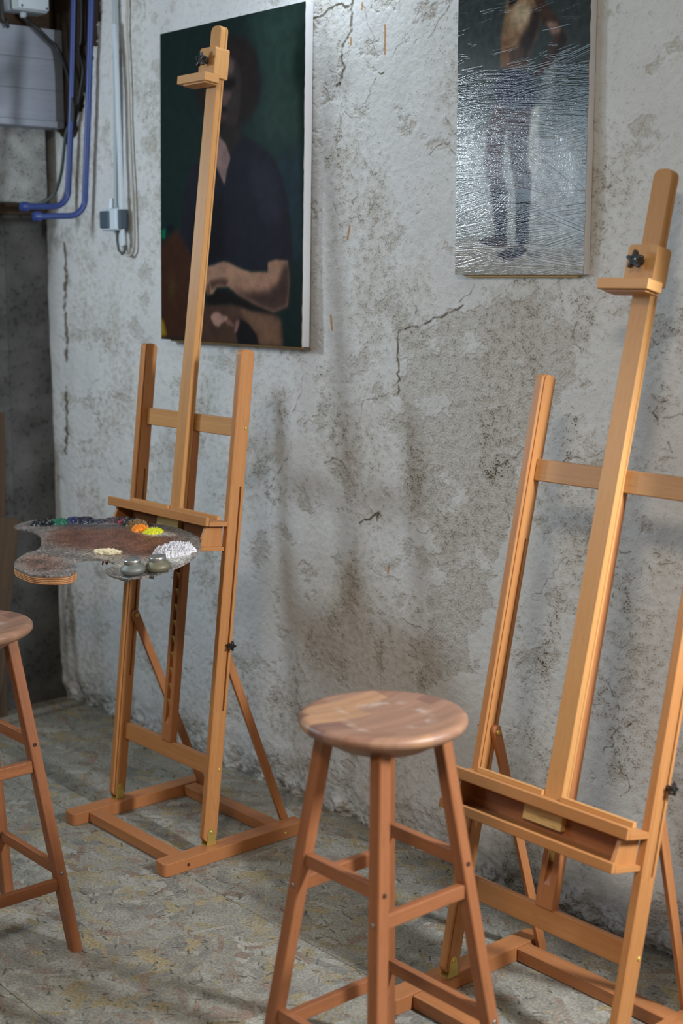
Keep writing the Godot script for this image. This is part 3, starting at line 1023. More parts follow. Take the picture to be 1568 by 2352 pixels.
	# --- sliding mast; it stands on the tray and leans a touch further back
	var mast_t := frame * Transform3D(Basis(Vector3.RIGHT, -0.0155), Vector3(0, tray - 0.011, 0.0290))
	var mm := mb()
	var mlen := 1.262
	rings = []
	ys = []
	var msec := func(hx: float) -> PackedVector2Array:
		var c := 0.0015
		return PackedVector2Array([Vector2(-hx + c, -0.0235), Vector2(hx - c, -0.0235), Vector2(hx, -0.022), Vector2(hx, -0.0175), Vector2(hx - 0.0022, -0.0168), Vector2(hx - 0.0022, -0.0125), Vector2(hx, -0.0118), Vector2(hx, -c), Vector2(hx - c, 0), Vector2(-hx + c, 0), Vector2(-hx, -c), Vector2(-hx, -0.0118), Vector2(-hx + 0.0022, -0.0125), Vector2(-hx + 0.0022, -0.0168), Vector2(-hx, -0.0175), Vector2(-hx, -0.022)])
	rings.append(msec.call(0.0228)); ys.append(0.0)
	for k in 8:
		var a := PI / 2 * k / 7.0
		rings.append(msec.call(0.0228 - 0.015 + 0.015 * cos(a))); ys.append(mlen - 0.015 + 0.015 * sin(a))
	mm.loft(rings, ys)
	put("mast", mm, M.beech_pale, e, mast_t)
	# --- upper clamp on the mast
	var cy := clamp_y - tray + 0.011
	var cb := mb()
	var crings := []
	var cys := []
	for q in [[0.0, 0.0015], [0.0012, 0.0], [0.070, 0.0], [0.0731, 0.0006], [0.0757, 0.0023], [0.0774, 0.0049], [0.078, 0.008]]:
		var o: float = 0.036 - q[1]
		var k := 0.0012
		crings.append(PackedVector2Array([Vector2(-o, -0.0235), Vector2(-0.0234, -0.0235), Vector2(-0.0234, 0.0004), Vector2(0.0234, 0.0004), Vector2(0.0234, -0.0235), Vector2(o, -0.0235), Vector2(o, 0.020 - k), Vector2(o - k, 0.020), Vector2(-o + k, 0.020), Vector2(-o, 0.020 - k)]))
		cys.append(q[0])
	cb.loft(crings, cys)
	var cl := put("clamp", cb, M.beech_pale, e, mast_t * Transform3D(Basis.IDENTITY, Vector3(0, cy - 0.004, 0)))
	var lb := mb()
	lb.box(Vector3(0.124, 0.0215, 0.046), 0.0015, Vector3(0, -0.009, 0.0425))
	put("clamp_ledge", lb, M.beech_pale, cl)
	var gb := mb()
	for z in [0.027, 0.04, 0.053]:
		gb.bar(Vector3(-0.046, -0.0215, z), Vector3(0.052, -0.0215, z), 0.0045, 0.007, Vector3.UP, 0.001)
	gb.box(Vector3(0.104, 0.006, 0.036), 0.0015, Vector3(0.0, -0.0205, 0.034))
	put("grip_strip", gb, M.beech, cl)
	put("star_knob", star_knob_shape(0.0195), M.black, cl, Transform3D(Basis(Vector3.RIGHT, PI / 2) * Basis(Vector3.UP, 0.35), Vector3(0, 0.043, 0.02)))
	# --- the tray: two ledges with lips, a box between them
	var ty := tray
	var t0 := mb()
	t0.box(Vector3(0.464, 0.0125, 0.058), 0.0012, Vector3(0, ty - 0.0175, 0.0515))
	var tr := put("tray", t0, M.beech, e, frame)
	for q in [[ty - 0.0119, 0.0860, 0.464, 0.0238, 0.0110], [ty - 0.0775, 0.1045, 0.450, 0.0205, 0.0105]]:
		var b := mb()
		b.box(Vector3(q[2], q[3], q[4]), 0.002, Vector3(0, q[0], q[1]))
		put("tray_lip", b, M.beech, tr)
	var bb := mb()
	bb.box(Vector3(0.450, 0.0105, 0.076), 0.001, Vector3(0, ty - 0.0822, 0.0612))
	put("tray_bottom", bb, M.beech, tr)
	for s in [-1.0, 1.0]:
		var b := mb()
		b.xf = Transform3D(Basis(Vector3(0, 0, 1), Vector3(1, 0, 0), Vector3(0, 1, 0)), Vector3(s * 0.2065, ty, 0))
		b.slab(PackedVector2Array([Vector2(0.0219, -0.0775), Vector2(0.090, -0.0775), Vector2(0.074, -0.0235), Vector2(0.0219, -0.0235)]), -0.005, 0.005, 0.0008)
		put("tray_end", b, M.beech, tr)
		var rb := mb()
		rb.box(Vector3(0.178, 0.011, 0.012), 0.001, Vector3(s * 0.1125, ty - 0.006, 0.0295))
		put("backstop", rb, M.beech_pale, tr)
	var kb := mb()
	kb.box(Vector3(0.42, 0.054, 0.006), 0.0008, Vector3(0, ty - 0.0505, 0.0275))
	put("tray_back", kb, M.beech_deep, tr)
	var db := mb()
	db.box(Vector3(0.1, 0.040, 0.016), 0.0015, Vector3(-0.004, ty - 0.045, 0.0387))
	put("rack_catch", db, M.pine, tr)
	# --- rear struts, locked by knobs in the slots
	for s in [-1.0, 1.0]:
		var top := frame * Vector3(s * 0.221, 0.495, -0.009)
		top.x -= s * 0.0165
		var foot := Vector3(s * 0.194 + shift * 0.5, 0.016, -0.272)
		var d := (top - foot).normalized()
		var b := mb()
		b.bar(foot - d * 0.008, top + d * 0.004, 0.011, 0.023, Vector3.RIGHT, 0.0015)
		# rounded head
		var y := Vector3.RIGHT
		b.xf = Transform3D(Basis(d, y, d.cross(y)), top + d * 0.004)
		b.lathe([Vector2(0.00001, -0.0055), Vector2(0.0105, -0.0055), Vector2(0.0115, -0.0045), Vector2(0.0115, 0.0045), Vector2(0.0105, 0.0055), Vector2(0.00001, 0.0055)], 24)
		put("strut", b, M.beech_deep, e)
		screw(e, "bolt", top + Vector3(-s * 0.0056, 0, 0), Vector3(-s, 0, 0), 0.006, M.brass)
		put("star_knob", star_knob_shape(0.0135), M.black, e, Transform3D(Basis(Vector3(0, -s, 0), Vector3(s, 0, 0), Vector3(0, 0, 1)) * Basis(Vector3.UP, 0.25), frame * Vector3(s * 0.2312, 0.495, -0.009)))
	return e


func _hull(p: PackedVector2Array) -> PackedVector2Array:
	var h := Geometry2D.convex_hull(p)
	h.remove_at(h.size() - 1)
	return h


# ------------------------------------------------------------------ the bar stool
func seat_material() -> StandardMaterial3D:
	var w := 512
	var r := RandomNumberGenerator.new()
	r.seed = 9
	var a := field(w, w, 0.02, 3, 301, 1.0, 12.0)
	var b := field(w, w, 0.12, 2, 302, 1.0, 16.0)
	var s := field(w, w, 0.012, 4, 303)
	var tones := []
	for k in 40:
		tones.append([rgb(166, 124, 98), rgb(150, 108, 86), rgb(178, 134, 100), rgb(138, 100, 84), rgb(160, 120, 98)][r.randi() % 5])
	var out := PackedByteArray()
	out.resize(w * w * 3)
	for y in w:
		for x in w:
			var i := y * w + x
			var strip := int(x / 68)
			var seg := strip * 4 + int((y + (strip * 173) % 300) / 300.0)
			var c: Color = tones[seg % 40]
			c = c * (0.86 + 0.28 * (a[i] * 0.6 + b[i] * 0.4) / 255.0)
			# a pale ring: highlights of the dished seat painted in, with scuffs
			var d := Vector2(x - 256, y - 256).length() / 256.0
			var ring := clampf(1.0 - absf(d - 0.5) * 7.0, 0.0, 1.0) * clampf((s[i] - 138) / 60.0, 0.0, 1.0)
			c = c.lerp(rgb(206, 192, 182), ring * 0.6)
			out[i * 3] = clampi(int(c.r * 255), 0, 255); out[i * 3 + 1] = clampi(int(c.g * 255), 0, 255); out[i * 3 + 2] = clampi(int(c.b * 255), 0, 255)
	var m := mat(Color.WHITE, 0.45)
	m.albedo_texture = tex(w, w, out, Image.FORMAT_RGB8)
	m.albedo_color = Color(0.84, 0.84, 0.84)
	m.uv1_scale = Vector3(1 / 0.31, 1 / 0.31, 1)
	m.uv1_offset = Vector3(0.5, 0.5, 0)
	return m


func stool(at: Vector3, turn: float, label: String) -> Node3D:
	var t := thing("bar_stool", at, label, "stool", "wooden bar stools")
	t.rotation.y = turn
	var R := 0.1475
	var b := mb()
	b.uo = Vector2.ZERO
	b.lathe([Vector2(0.00001, 0.7405), Vector2(0.05, 0.7410), Vector2(0.085, 0.7432), Vector2(0.112, 0.7470), Vector2(0.128, 0.7496), Vector2(0.136, 0.7500), Vector2(0.142, 0.7487), Vector2(R - 0.0012, 0.7450), Vector2(R, 0.7400), Vector2(R - 0.001, 0.7350), Vector2(R - 0.005, 0.7300), Vector2(R - 0.012, 0.7262), Vector2(0.112, 0.7135), Vector2(0.092, 0.703), Vector2(0.086, 0.6985), Vector2(0.00001, 0.6985)], 72)
	put("seat", b, M.seat, t)
	var leg_at := func(sx: float, sz: float, y: float) -> Vector3:
		var a := lerpf(0.158, 0.073, y / 0.70)
		return Vector3(sx * a, y, sz * a)
	for c in [[-1.0, 1.0], [1.0, 1.0], [1.0, -1.0], [-1.0, -1.0]]:
		var p0: Vector3 = leg_at.call(c[0], c[1], 0.0)
		var p1: Vector3 = leg_at.call(c[0], c[1], 0.7185)
		var lb := mb()
		# a raked square leg, cut level at both ends
		var hx := 0.0138
		var hz := 0.0124
		var k := 0.002
		var sec := func(p: Vector3) -> PackedVector2Array:
			return PackedVector2Array([Vector2(p.x - hx + k, p.z - hz), Vector2(p.x + hx - k, p.z - hz), Vector2(p.x + hx, p.z - hz + k), Vector2(p.x + hx, p.z + hz - k), Vector2(p.x + hx - k, p.z + hz), Vector2(p.x - hx + k, p.z + hz), Vector2(p.x - hx, p.z + hz - k), Vector2(p.x - hx, p.z - hz + k)])
		lb.loft([sec.call(p0), sec.call(p1)], [p0.y, p1.y])
		put("leg", lb, M.acacia, t)
	var rung := func(a: Vector3, c: Vector3) -> void:
		var rb := mb()
		rb.bar(a, c, 0.0262, 0.016, Vector3.UP, 0.002)
		put("rung", rb, M.acacia, t)
	for q in [[0.482, 1.0], [0.487, -1.0], [0.185, 1.0], [0.19, -1.0]]:      # rungs along the wall
		var d: float = lerpf(0.158, 0.073, q[0] / 0.70)
		rung.call(Vector3(-d + 0.012, q[0], q[1] * d), Vector3(d - 0.012, q[0], q[1] * d))
	for q in [[0.432, 1.0], [0.432, -1.0], [0.158, 1.0], [0.158, -1.0]]:     # rungs towards the wall
		var d: float = lerpf(0.158, 0.073, q[0] / 0.70)
		rung.call(Vector3(q[1] * d, q[0], -d + 0.012), Vector3(q[1] * d, q[0], d - 0.012))
	for c in [[-1.0, 1.0], [1.0, 1.0], [1.0, -1.0], [-1.0, -1.0]]:
		for y in [0.432, 0.158]:
			var p: Vector3 = leg_at.call(c[0], c[1], y)
			screw(t, "screw", p + Vector3(0, 0, c[1] * 0.0124), Vector3(0, 0, c[1]), 0.0045, M.steel)
		for y in [0.482, 0.185]:
			var p: Vector3 = leg_at.call(c[0], c[1], y)
			screw(t, "screw", p + Vector3(c[0] * 0.0138, 0, 0), Vector3(c[0], 0, 0), 0.0045, M.slot if y > 0.3 else M.steel)
	return t


# ------------------------------------------------------------------ canvases
func canvas(called: String, x0: float, x1: float, y0: float, y1: float, z_top: float, z_bottom: float, depth: float, face: Material, label: String) -> void:
	var c := thing(called, Vector3((x0 + x1) * 0.5, y0, WALL_Z), label, "painting")
	var w := x1 - x0
	var h := y1 - y0
	var lean := atan2(z_bottom - z_top, h)
	var t := Transform3D(Basis(Vector3.RIGHT, -lean), Vector3(0, 0, z_bottom - WALL_Z))
	var b := mb()
	b.uo = Vector2.ZERO
	b.box(Vector3(w, h, depth - 0.001), 0.0015, Vector3(0, h * 0.5, -depth * 0.5 - 0.001))
	put("canvas_edge", b, M.canvas_edge, c, t)
	var f := mb()
	f.uo = Vector2.ZERO
	# the painted skin: a gently uneven sheet wrapped over the front, with a ragged edge
	var nx := 24
	var ny := 60
	var r := RandomNumberGenerator.new()
	r.seed = int(absf(x0) * 1000)
	var jag := []
	for j in ny + 1:
		jag.append(r.randf_range(-0.0022, 0.0012))
	var P := func(i: int, j: int) -> Vector3:
		var u := float(i) / nx
		var v := float(j) / ny
		var x := -w * 0.5 + w * u
		if i == nx:
			x += jag[j]
		return Vector3(x, h * (1.0 - v), 0.0006 + 0.0004 * sin(u * PI))
	for i in nx:
		for j in ny:
			var a: Vector3 = P.call(i, j)
			var b2: Vector3 = P.call(i + 1, j)
			var d: Vector3 = P.call(i + 1, j + 1)
			var e: Vector3 = P.call(i, j + 1)
			f.quad(a, b2, d, e, Vector3.BACK, Vector3.BACK, Vector3.BACK, Vector3.BACK, Vector2(float(i) / nx, float(j) / ny), Vector2(float(i + 1) / nx, float(j) / ny), Vector2(float(i + 1) / nx, float(j + 1) / ny), Vector2(float(i) / nx, float(j + 1) / ny))
	put("painted_face", f, face, c, t)
	var s := mb()
	s.box(Vector3(w - 0.05, 0.012, 0.012), 0.001, Vector3(0, 0.0, -depth + 0.004))
	put("stretcher_bar", s, M.stretcher, c, t)


func portrait_material() -> StandardMaterial3D:
	var w := 448
	var h := 592
	var by := painted(w, h, rgb(28, 47, 45), PORTRAIT)
	var n := field(w, h, 0.03, 4, 401, 1.0, 1.0)
	var g := field(w, h, 0.4, 1, 402)
	for i in w * h:
		var k := 0.74 + (n[i] - 128) * 0.0006 + (g[i] - 128) * 0.0004
		for q in 3:
			by[i * 3 + q] = clampi(int(by[i * 3 + q] * k), 0, 255)
	var m := mat(Color.WHITE, 0.5)
	m.metallic_specular = 0.16
	m.albedo_texture = tex(w, h, by, Image.FORMAT_RGB8)
	return m


func figure_material() -> StandardMaterial3D:
	var w := 512
	var h := 1024
	var by := painted(w, h, rgb(60, 68, 67), FIGURE)
	var n := field(w, h, 0.03, 4, 411)
	for i in w * h:
		var k := 1.0 + (n[i] - 128) * 0.0014
		for q in 3:
			by[i * 3 + q] = clampi(int(by[i * 3 + q] * k), 0, 255)
	# thick varnish dragged about with a brush: bundles of parallel ridges, heaviest low down
	var f := PackedByteArray()
	f.resize(w * h)
	f.fill(96)
	var r := RandomNumberGenerator.new()
	r.seed = 77
	for k in 320:
		var cy := r.randf_range(0.40, 0.98)
		if k > 285:
			cy = r.randf_range(0.22, 0.42)
		var o := Vector2(r.randf_range(-0.25, 0.85) * w, cy * h)
		var ang := r.randfn(0.0, 0.13)
		if cy > 0.6 and r.randf() < 0.35:
			ang = r.randf_range(-0.7, 0.7)
		if o.x > w * 0.72 and cy > 0.5 and r.randf() < 0.6:
			ang = PI / 2 + r.randf_range(-0.15, 0.15)
			o.x += w * 0.12
		var d := Vector2(cos(ang), sin(ang))
		var s := Vector2(-d.y, d.x)
		var l := r.randf_range(110, 380) if cy > 0.42 else r.randf_range(20, 120)
		if absf(ang) > 1.0: l *= 0.6
		var lines := r.randi_range(6, 22) if cy > 0.42 else r.randi_range(2, 6)
		var bend := r.randf_range(-0.0004, 0.0004)
		var along := 0.0
		for q in lines:
			along += r.randf_range(1.8, 3.4)
			var lo := o + s * along + d * r.randf_range(-10, 10)
			var val := r.randi_range(40, 150)
			var wd := 1 if r.randf() < 0.7 else 2
			var t := 0.0
			var ll := l * r.randf_range(0.75, 1.0)
			while t < ll:
				var p := lo + d * t + s * (bend * t * (ll - t))
				for a in wd:
					var x := int(p.x)
					var y := int(p.y) + a
					if x >= 0 and x < w and y >= 0 and y < h:
						f[y * w + x] = val
				t += 0.8
	var im := Image.create_from_data(w, h, false, Image.FORMAT_L8, f)
	im.resize(w * 3 / 4, h * 3 / 4, Image.INTERPOLATE_BILINEAR)
	im.resize(w, h, Image.INTERPOLATE_CUBIC)
	var m := mat(Color(0.84, 0.84, 0.84), 0.17)
	m.metallic_specular = 0.42
	m.albedo_texture = tex(w, h, by, Image.FORMAT_RGB8)
	m.heightmap_enabled = true
	m.heightmap_texture = ImageTexture.create_from_image(im)
	m.heightmap_scale = 0.08
	return m


# ------------------------------------------------------------------ palette and what lies on it
const PALETTE := [-0.368, -1.819, -0.394, -1.871, -0.366, -1.922, -0.254, -1.980, -0.184, -2.028, -0.066, -2.058, 0.023, -2.070, 0.110, -2.062, 0.176, -2.045, 0.229, -2.017, 0.296, -1.968, 0.343, -1.915, 0.377, -1.85, 0.391, -1.78, 0.372, -1.733, 0.344, -1.709, 0.291, -1.711, 0.249, -1.728, 0.233, -1.763, 0.195, -1.778, 0.158, -1.777, 0.124, -1.756, 0.111, -1.737, 0.114, -1.718, 0.158, -1.702, 0.197, -1.677, 0.209, -1.646, 0.175, -1.616, 0.124, -1.599, 0.05, -1.604, 0.012, -1.616, -0.033, -1.647, -0.071, -1.695, -0.078, -1.733, -0.161, -1.788, -0.238, -1.818, -0.293, -1.822]

# smooth closed curve through points
func smooth(pts: PackedVector2Array, sub: int) -> PackedVector2Array:
	var out := PackedVector2Array()
	var m := pts.size()
	for i in m:
		for k in sub:
			out.append(pts[i].cubic_interpolate(pts[(i + 1) % m], pts[(i + m - 1) % m], pts[(i + 2) % m], float(k) / sub))
	return out


func palette_material() -> StandardMaterial3D:
	# spans x -0.45..0.45, z -2.1..-1.55 in the palette's own axes
	var P := func(pts: Array) -> Array:
		var o := []
		for i in range(0, pts.size(), 2):
			o.append((pts[i] + 0.45) / 0.9 * 1000.0)
			o.append((pts[i + 1] + 2.1) / 0.55 * 1000.0)
		return o
	var S := [
		[104, 66, 50, 34, P.call([-0.25, -1.87, -0.1, -1.98, 0.05, -2.02, 0.2, -1.98, 0.29, -1.9, 0.22, -1.84, 0.05, -1.80, -0.1, -1.78])],
		[116, 74, 54, 26, P.call([0.05, -1.97, 0.18, -1.96, 0.26, -1.9, 0.16, -1.87, 0.04, -1.9])],
		[84, 56, 46, 18, P.call([-0.3, -1.88, -0.2, -1.9, -0.14, -1.95, -0.2, -1.93])],
		[176, 168, 150, 22, P.call([0.2, -1.80, 0.3, -1.84, 0.36, -1.82, 0.34, -1.75, 0.24, -1.76])],
		[186, 182, 172, 16, P.call([0.24, -1.98, 0.31, -1.95, 0.36, -1.88, 0.37, -1.84, 0.31, -1.86, 0.26, -1.91])],
		[150, 138, 122, 18, P.call([0.02, -1.78, 0.1, -1.83, 0.18, -1.82, 0.22, -1.79, 0.12, -1.77])],
		[128, 98, 84, 24, P.call([-0.05, -1.7, 0.04, -1.72, 0.14, -1.68, 0.16, -1.63, 0.06, -1.62, -0.02, -1.65])],
		[86, 76, 72, 10, P.call([0.02, -1.67, 0.05, -1.66, 0.08, -1.68, 0.05, -1.69])],
		[86, 76, 72, 8, P.call([0.1, -1.64, 0.12, -1.63, 0.14, -1.65, 0.11, -1.66])],
		[70, 66, 70, 14, P.call([-0.36, -1.84, -0.33, -1.9, -0.22, -1.95, -0.1, -2.01, -0.08, -1.99, -0.2, -1.93, -0.3, -1.87])],
		[188, 180, 162, 10, P.call([-0.02, -2.01, 0.06, -2.03, 0.12, -2.02, 0.08, -1.985, 0.0, -1.98])],
	]
	var w := 512
	var h := 320
	var by := painted(w, h, rgb(124, 116, 110), S)
	var n := field(w, h, 0.03, 4, 501)
	var g := field(w, h, 0.22, 3, 502)
	for i in w * h:
		var k := 0.95 + (n[i] - 128) * 0.0016 + (g[i] - 128) * 0.0036
		for q in 3:
			by[i * 3 + q] = clampi(int(by[i * 3 + q] * k), 0, 255)
	var m := mat(Color.WHITE, 0.42)
	m.metallic_specular = 0.4
	m.albedo_texture = tex(w, h, by, Image.FORMAT_RGB8)
	m.heightmap_enabled = true
	m.heightmap_texture = tex(w, h, g, Image.FORMAT_L8)
	m.heightmap_scale = 0.05
	m.uv1_scale = Vector3(1 / 0.9, 1 / 0.55, 1)
	m.uv1_offset = Vector3(0.5, 2.1 / 0.55, 0)
	return m


# a crusty heap of oil paint
func heap(rx: float, rz: float, hy: float, seed_: int, spiky: float, seg := 56, rows := 20) -> MB:
	var b := mb()
	var f := noise(1.0, 3, seed_)
	f.fractal_type = FastNoiseLite.FRACTAL_RIDGED
	f.fractal_octaves = 4
	var P := func(i: int, j: int) -> Vector3:
		var a := TAU * (i % seg) / seg
		var q := float(j) / rows                     # 0 rim .. 1 middle
		var wob := 1.0 + 0.28 * f.get_noise_2d(cos(a) * 1.3 + 7.0, sin(a) * 1.3) + 0.12 * f.get_noise_2d(cos(a) * 5.0, sin(a) * 5.0 + 3.0)
		var x := cos(a) * (1.0 - q) * rx * wob
		var z := sin(a) * (1.0 - q) * rz * wob
		var lump := f.get_noise_2d(x * 55.0, z * 55.0) * 0.7 + f.get_noise_2d(x * 170.0 + 9.0, z * 170.0) * 0.45
		var dome := pow(maxf(0.0, 1.0 - pow(1.0 - q, 2.2)), 0.75)
		var k := minf(1.0, q * 6.0)
		return Vector3(x * (1.0 + 0.06 * lump), hy * maxf(0.02, dome * (1.0 - spiky * 0.55) + k * (lump * spiky * 1.25)) - 0.0008, z * (1.0 + 0.06 * lump))
	for i in seg:
		for j in rows:
			var p: Vector3 = P.call(i, j)
			var q: Vector3 = P.call(i + 1, j)
			var r: Vector3 = P.call(i + 1, j + 1)
			var s: Vector3 = P.call(i, j + 1)
			var n := (q - p).cross(s - p)
			if n.length_squared() < 1e-16:
				n = (r - q).cross(s - q)
			n = n.normalized()
			if n.y < 0.0:
				n = -n
			b.quad(p, q, r, s, n, n, n, n, Vector2(p.x, p.z), Vector2(q.x, q.z), Vector2(r.x, r.z), Vector2(s.x, s.z))
	return b


func palette(cx: float) -> void:
	var slope := -0.10
	var ang := atan(slope)
	var py := func(z: float) -> float: return 0.840 + slope * (z + 1.985)
	var p := thing("palette", Vector3(cx, py.call(-1.83), -1.83), "wooden painter's palette with dried paint resting across the left easel's tray", "palette")
	p.basis = Basis(Vector3.RIGHT, -ang)
	var cs := cos(ang)
	var raw := PackedVector2Array()
	for i in range(0, PALETTE.size(), 2):
		raw.append(Vector2(PALETTE[i], (PALETTE[i + 1] + 1.83) / cs))
	var out := smooth(raw, 3)
	# thumb hole, reached from the notch by a cut as thin as a hair
	var hole := PackedVector2Array()
	for k in 20:
		var a := -PI / 2 - TAU * (k + 0.2) / 20.0
		hole.append(Vector2(0.118 + cos(a) * 0.030, 0.020 - sin(a) * 0.014))
	var best := 0
	for i in out.size():
		if out[i].distance_to(Vector2(0.135, 0.06)) < out[best].distance_to(Vector2(0.135, 0.06)):
			best = i
	var shape := PackedVector2Array()
	var start := 0
	for k in hole.size():
		if hole[k].distance_to(out[best]) < hole[start].distance_to(out[best]):
			start = k
	for i in out.size():
		shape.append(out[i])
		if i == best:
			for k in hole.size():
				shape.append(hole[(start + k) % hole.size()])
			shape.append(hole[start] + Vector2(0.0004, 0.0))
			shape.append(out[best] + Vector2(0.0004, 0.0))
	var idx := Geometry2D.triangulate_polygon(shape)
	if idx.is_empty():
		shape = out
	var b := mb()
	b.uo = Vector2(0, -1.83)
	b.slab(shape, -0.0052, 0.0, 0.0004)
	put("board", b, M.palette, p)
	# the counterweight glued under the left lobe
	var hb := mb()
	var lobe := PackedVector2Array()
	for q in [[0.114, -1.718], [0.158, -1.702], [0.197, -1.677], [0.209, -1.646], [0.175, -1.616], [0.124, -1.599], [0.05, -1.604], [0.012, -1.616], [-0.033, -1.647], [-0.071, -1.695], [-0.05, -1.73], [0.06, -1.74]]:
		lobe.append(Vector2(q[0], (q[1] + 1.83) / cs))
	lobe = smooth(lobe, 3)
	hb.slab(lobe, -0.0232, -0.0055, 0.0006)
	var cw := put("counterweight", hb, M.ply, p)
	var rim := PackedVector2Array()
	for q in Geometry2D.offset_polygon(lobe, 0.0005)[0]:
		rim.append(q)
	for k in 4:                                  # the paler plies that show along its edge
		var pl := mb()
		pl.slab(rim, -0.0212 + 0.0042 * k, -0.0194 + 0.0042 * k, 0.0003)
		put("ply", pl, M.ply_pale, cw)
	# --- heaps of paint
	var lay := func(b2: MB, c: Color, x: float, z: float, label: String, rough := 0.4) -> void:
		var o := put(numbered("paint_heap"), b2, mat(c, rough), self, Transform3D(p.basis, p.transform * Vector3(x, 0.0, (z + 1.83) / cs)))
		tag(o, label, "paint", "paint heaps along the palette")
	var spec := [
		[-0.325, -1.885, 0.034, 0.012, rgb(14, 17, 17), "black paint heap at the palette's far left tip"],
		[-0.294, -1.918, 0.026, 0.012, rgb(4, 92, 66), "viridian green paint heap beside the black on the palette"],
		[-0.276, -1.953, 0.026, 0.010, rgb(26, 26, 78), "violet blue paint heap next to the green on the palette"],
		[-0.238, -1.966, 0.028, 0.013, rgb(26, 28, 46), "dark navy paint heap on the palette's back edge"],
		[-0.200, -1.988, 0.02, 0.007, rgb(48, 46, 58), "small dull slate paint heap beyond the navy on the palette"],
		[-0.173, -2.008, 0.024, 0.010, rgb(72, 56, 62), "greyish mauve paint heap on the palette's back edge"],
		[-0.146, -2.03, 0.022, 0.012, rgb(34, 30, 34), "charcoal paint heap next to the crimson on the palette"],
		[-0.126, -2.014, 0.014, 0.011, rgb(138, 34, 54), "crimson paint dab between two dark heaps"],
		[-0.102, -2.030, 0.034, 0.013, rgb(32, 30, 28), "largest near-black paint heap, left of the brown one"],
		[-0.060, -2.020, 0.033, 0.017, rgb(112, 84, 46), "brown ochre paint heap left of the orange on the palette"],
		[-0.016, -1.998, 0.024, 0.014, rgb(232, 136, 16), "bright orange paint heap on the palette"],
		[0.036, -2.004, 0.026, 0.011, rgb(206, 204, 22), "lemon yellow paint heap under the tray's catch block"],
	]
	var k := 0
	for s in spec:
		lay.call(heap(s[2], s[2] * 0.8, s[3], 600 + k, 0.45), s[4], s[0], s[1], s[5])
		k += 1
	var wh := heap(0.043, 0.045, 0.019, 640, 0.72, 120, 44)
	lay.call(wh, rgb(210, 207, 210), 0.262, -1.918, "large crusty white paint heap at the palette's right end", 0.6)
	# --- two dipper cups clipped to the near edge
	for q in [[0.344, -1.747, "tarnished metal dipper cup on the palette, the left of the pair", M.tin], [0.373, -1.797, "greenish metal dipper cup on the palette nearer the white paint", M.tin_green]]:
		var c := thing("dipper_cup", p.transform * Vector3(q[0], 0.0, (q[1] + 1.83) / cs), q[2], "cup", "dipper cups on the palette")
		c.basis = p.basis.scaled(Vector3.ONE * 1.1)
		var cb := mb()
		cb.lathe([Vector2(0.00001, 0.0), Vector2(0.020, 0.0), Vector2(0.0262, 0.006), Vector2(0.0275, 0.0105), Vector2(0.0265, 0.0145), Vector2(0.0215, 0.0195), Vector2(0.0175, 0.0225), Vector2(0.0168, 0.0245)], 40)
		put("bowl", cb, q[3], c)
		var lb := mb()
		lb.lathe([Vector2(0.0168, 0.0240), Vector2(0.0182, 0.0245), Vector2(0.0186, 0.0262), Vector2(0.0184, 0.0310), Vector2(0.0175, 0.0328), Vector2(0.0158, 0.0335), Vector2(0.0140, 0.0325), Vector2(0.00001, 0.0322)], 40)
		put("lid", lb, M.tin_bright, c)
		var sb := mb()
		sb.box(Vector3(0.034, 0.0012, 0.012), 0.0004, Vector3(0.01, 0.0004, 0.024))
		sb.box(Vector3(0.034, 0.008, 0.0012), 0.0004, Vector3(0.01, -0.0035, 0.030))
		put("clip", sb, M.tin_bright, c)
	# --- a twist of rag pushed through the thumb hole
	var rag := thing("rag", p.transform * Vector3(0.118, 0.0, 0.018), "crumpled cream rag twisted through the palette's thumb hole", "rag")
	rag.basis = p.basis
	var rb := mb()
	rb.xf = Transform3D(Basis(Vector3.UP, 0.45), Vector3(0.008, 0.0045, -0.002))
	var f := noise(1.0, 3, 777)
	var rings := 22
	var P := func(i: int, j: int) -> Vector3:
		var u := float(i) / rings
		var a := TAU * (j % 18) / 18.0
		var rad := (0.0035 + 0.0075 * pow(sin(PI * clampf(u * 0.86 + 0.1, 0.0, 1.0)), 0.8)) * (1.0 + 0.5 * f.get_noise_3d(u * 6.0, cos(a) * 1.6, sin(a) * 1.6))
		return Vector3(-0.04 + 0.078 * u, cos(a) * rad * 0.75, sin(a) * rad)
	for i in rings:
		for j in 18:
			var a: Vector3 = P.call(i, j)
			var b3: Vector3 = P.call(i + 1, j)
			var c: Vector3 = P.call(i + 1, j + 1)
			var d: Vector3 = P.call(i, j + 1)
			var n := (b3 - a).cross(d - a).normalized()
			if n.dot(a - Vector3(a.x, 0, 0)) < 0.0:
				n = -n
			rb.quad(a, b3, c, d, n, n, n, n, Vector2.ZERO, Vector2.ZERO, Vector2.ZERO, Vector2.ZERO)
	put("twist", rb, mat(rgb(216, 200, 164), 0.9), rag)
	var tb := mb()
	for q in 7:
		var a := TAU * q / 7.0
		tb.bar(Vector3(cos(a) * 0.004, -0.002, sin(a) * 0.004), Vector3(cos(a) * 0.022, -0.020 - 0.004 * (q % 3), sin(a) * 0.012), 0.007, 0.002, Vector3(-sin(a), 0, cos(a)), 0.0006)
	put("frayed_end", tb, mat(rgb(150, 110, 72), 0.9), rag)


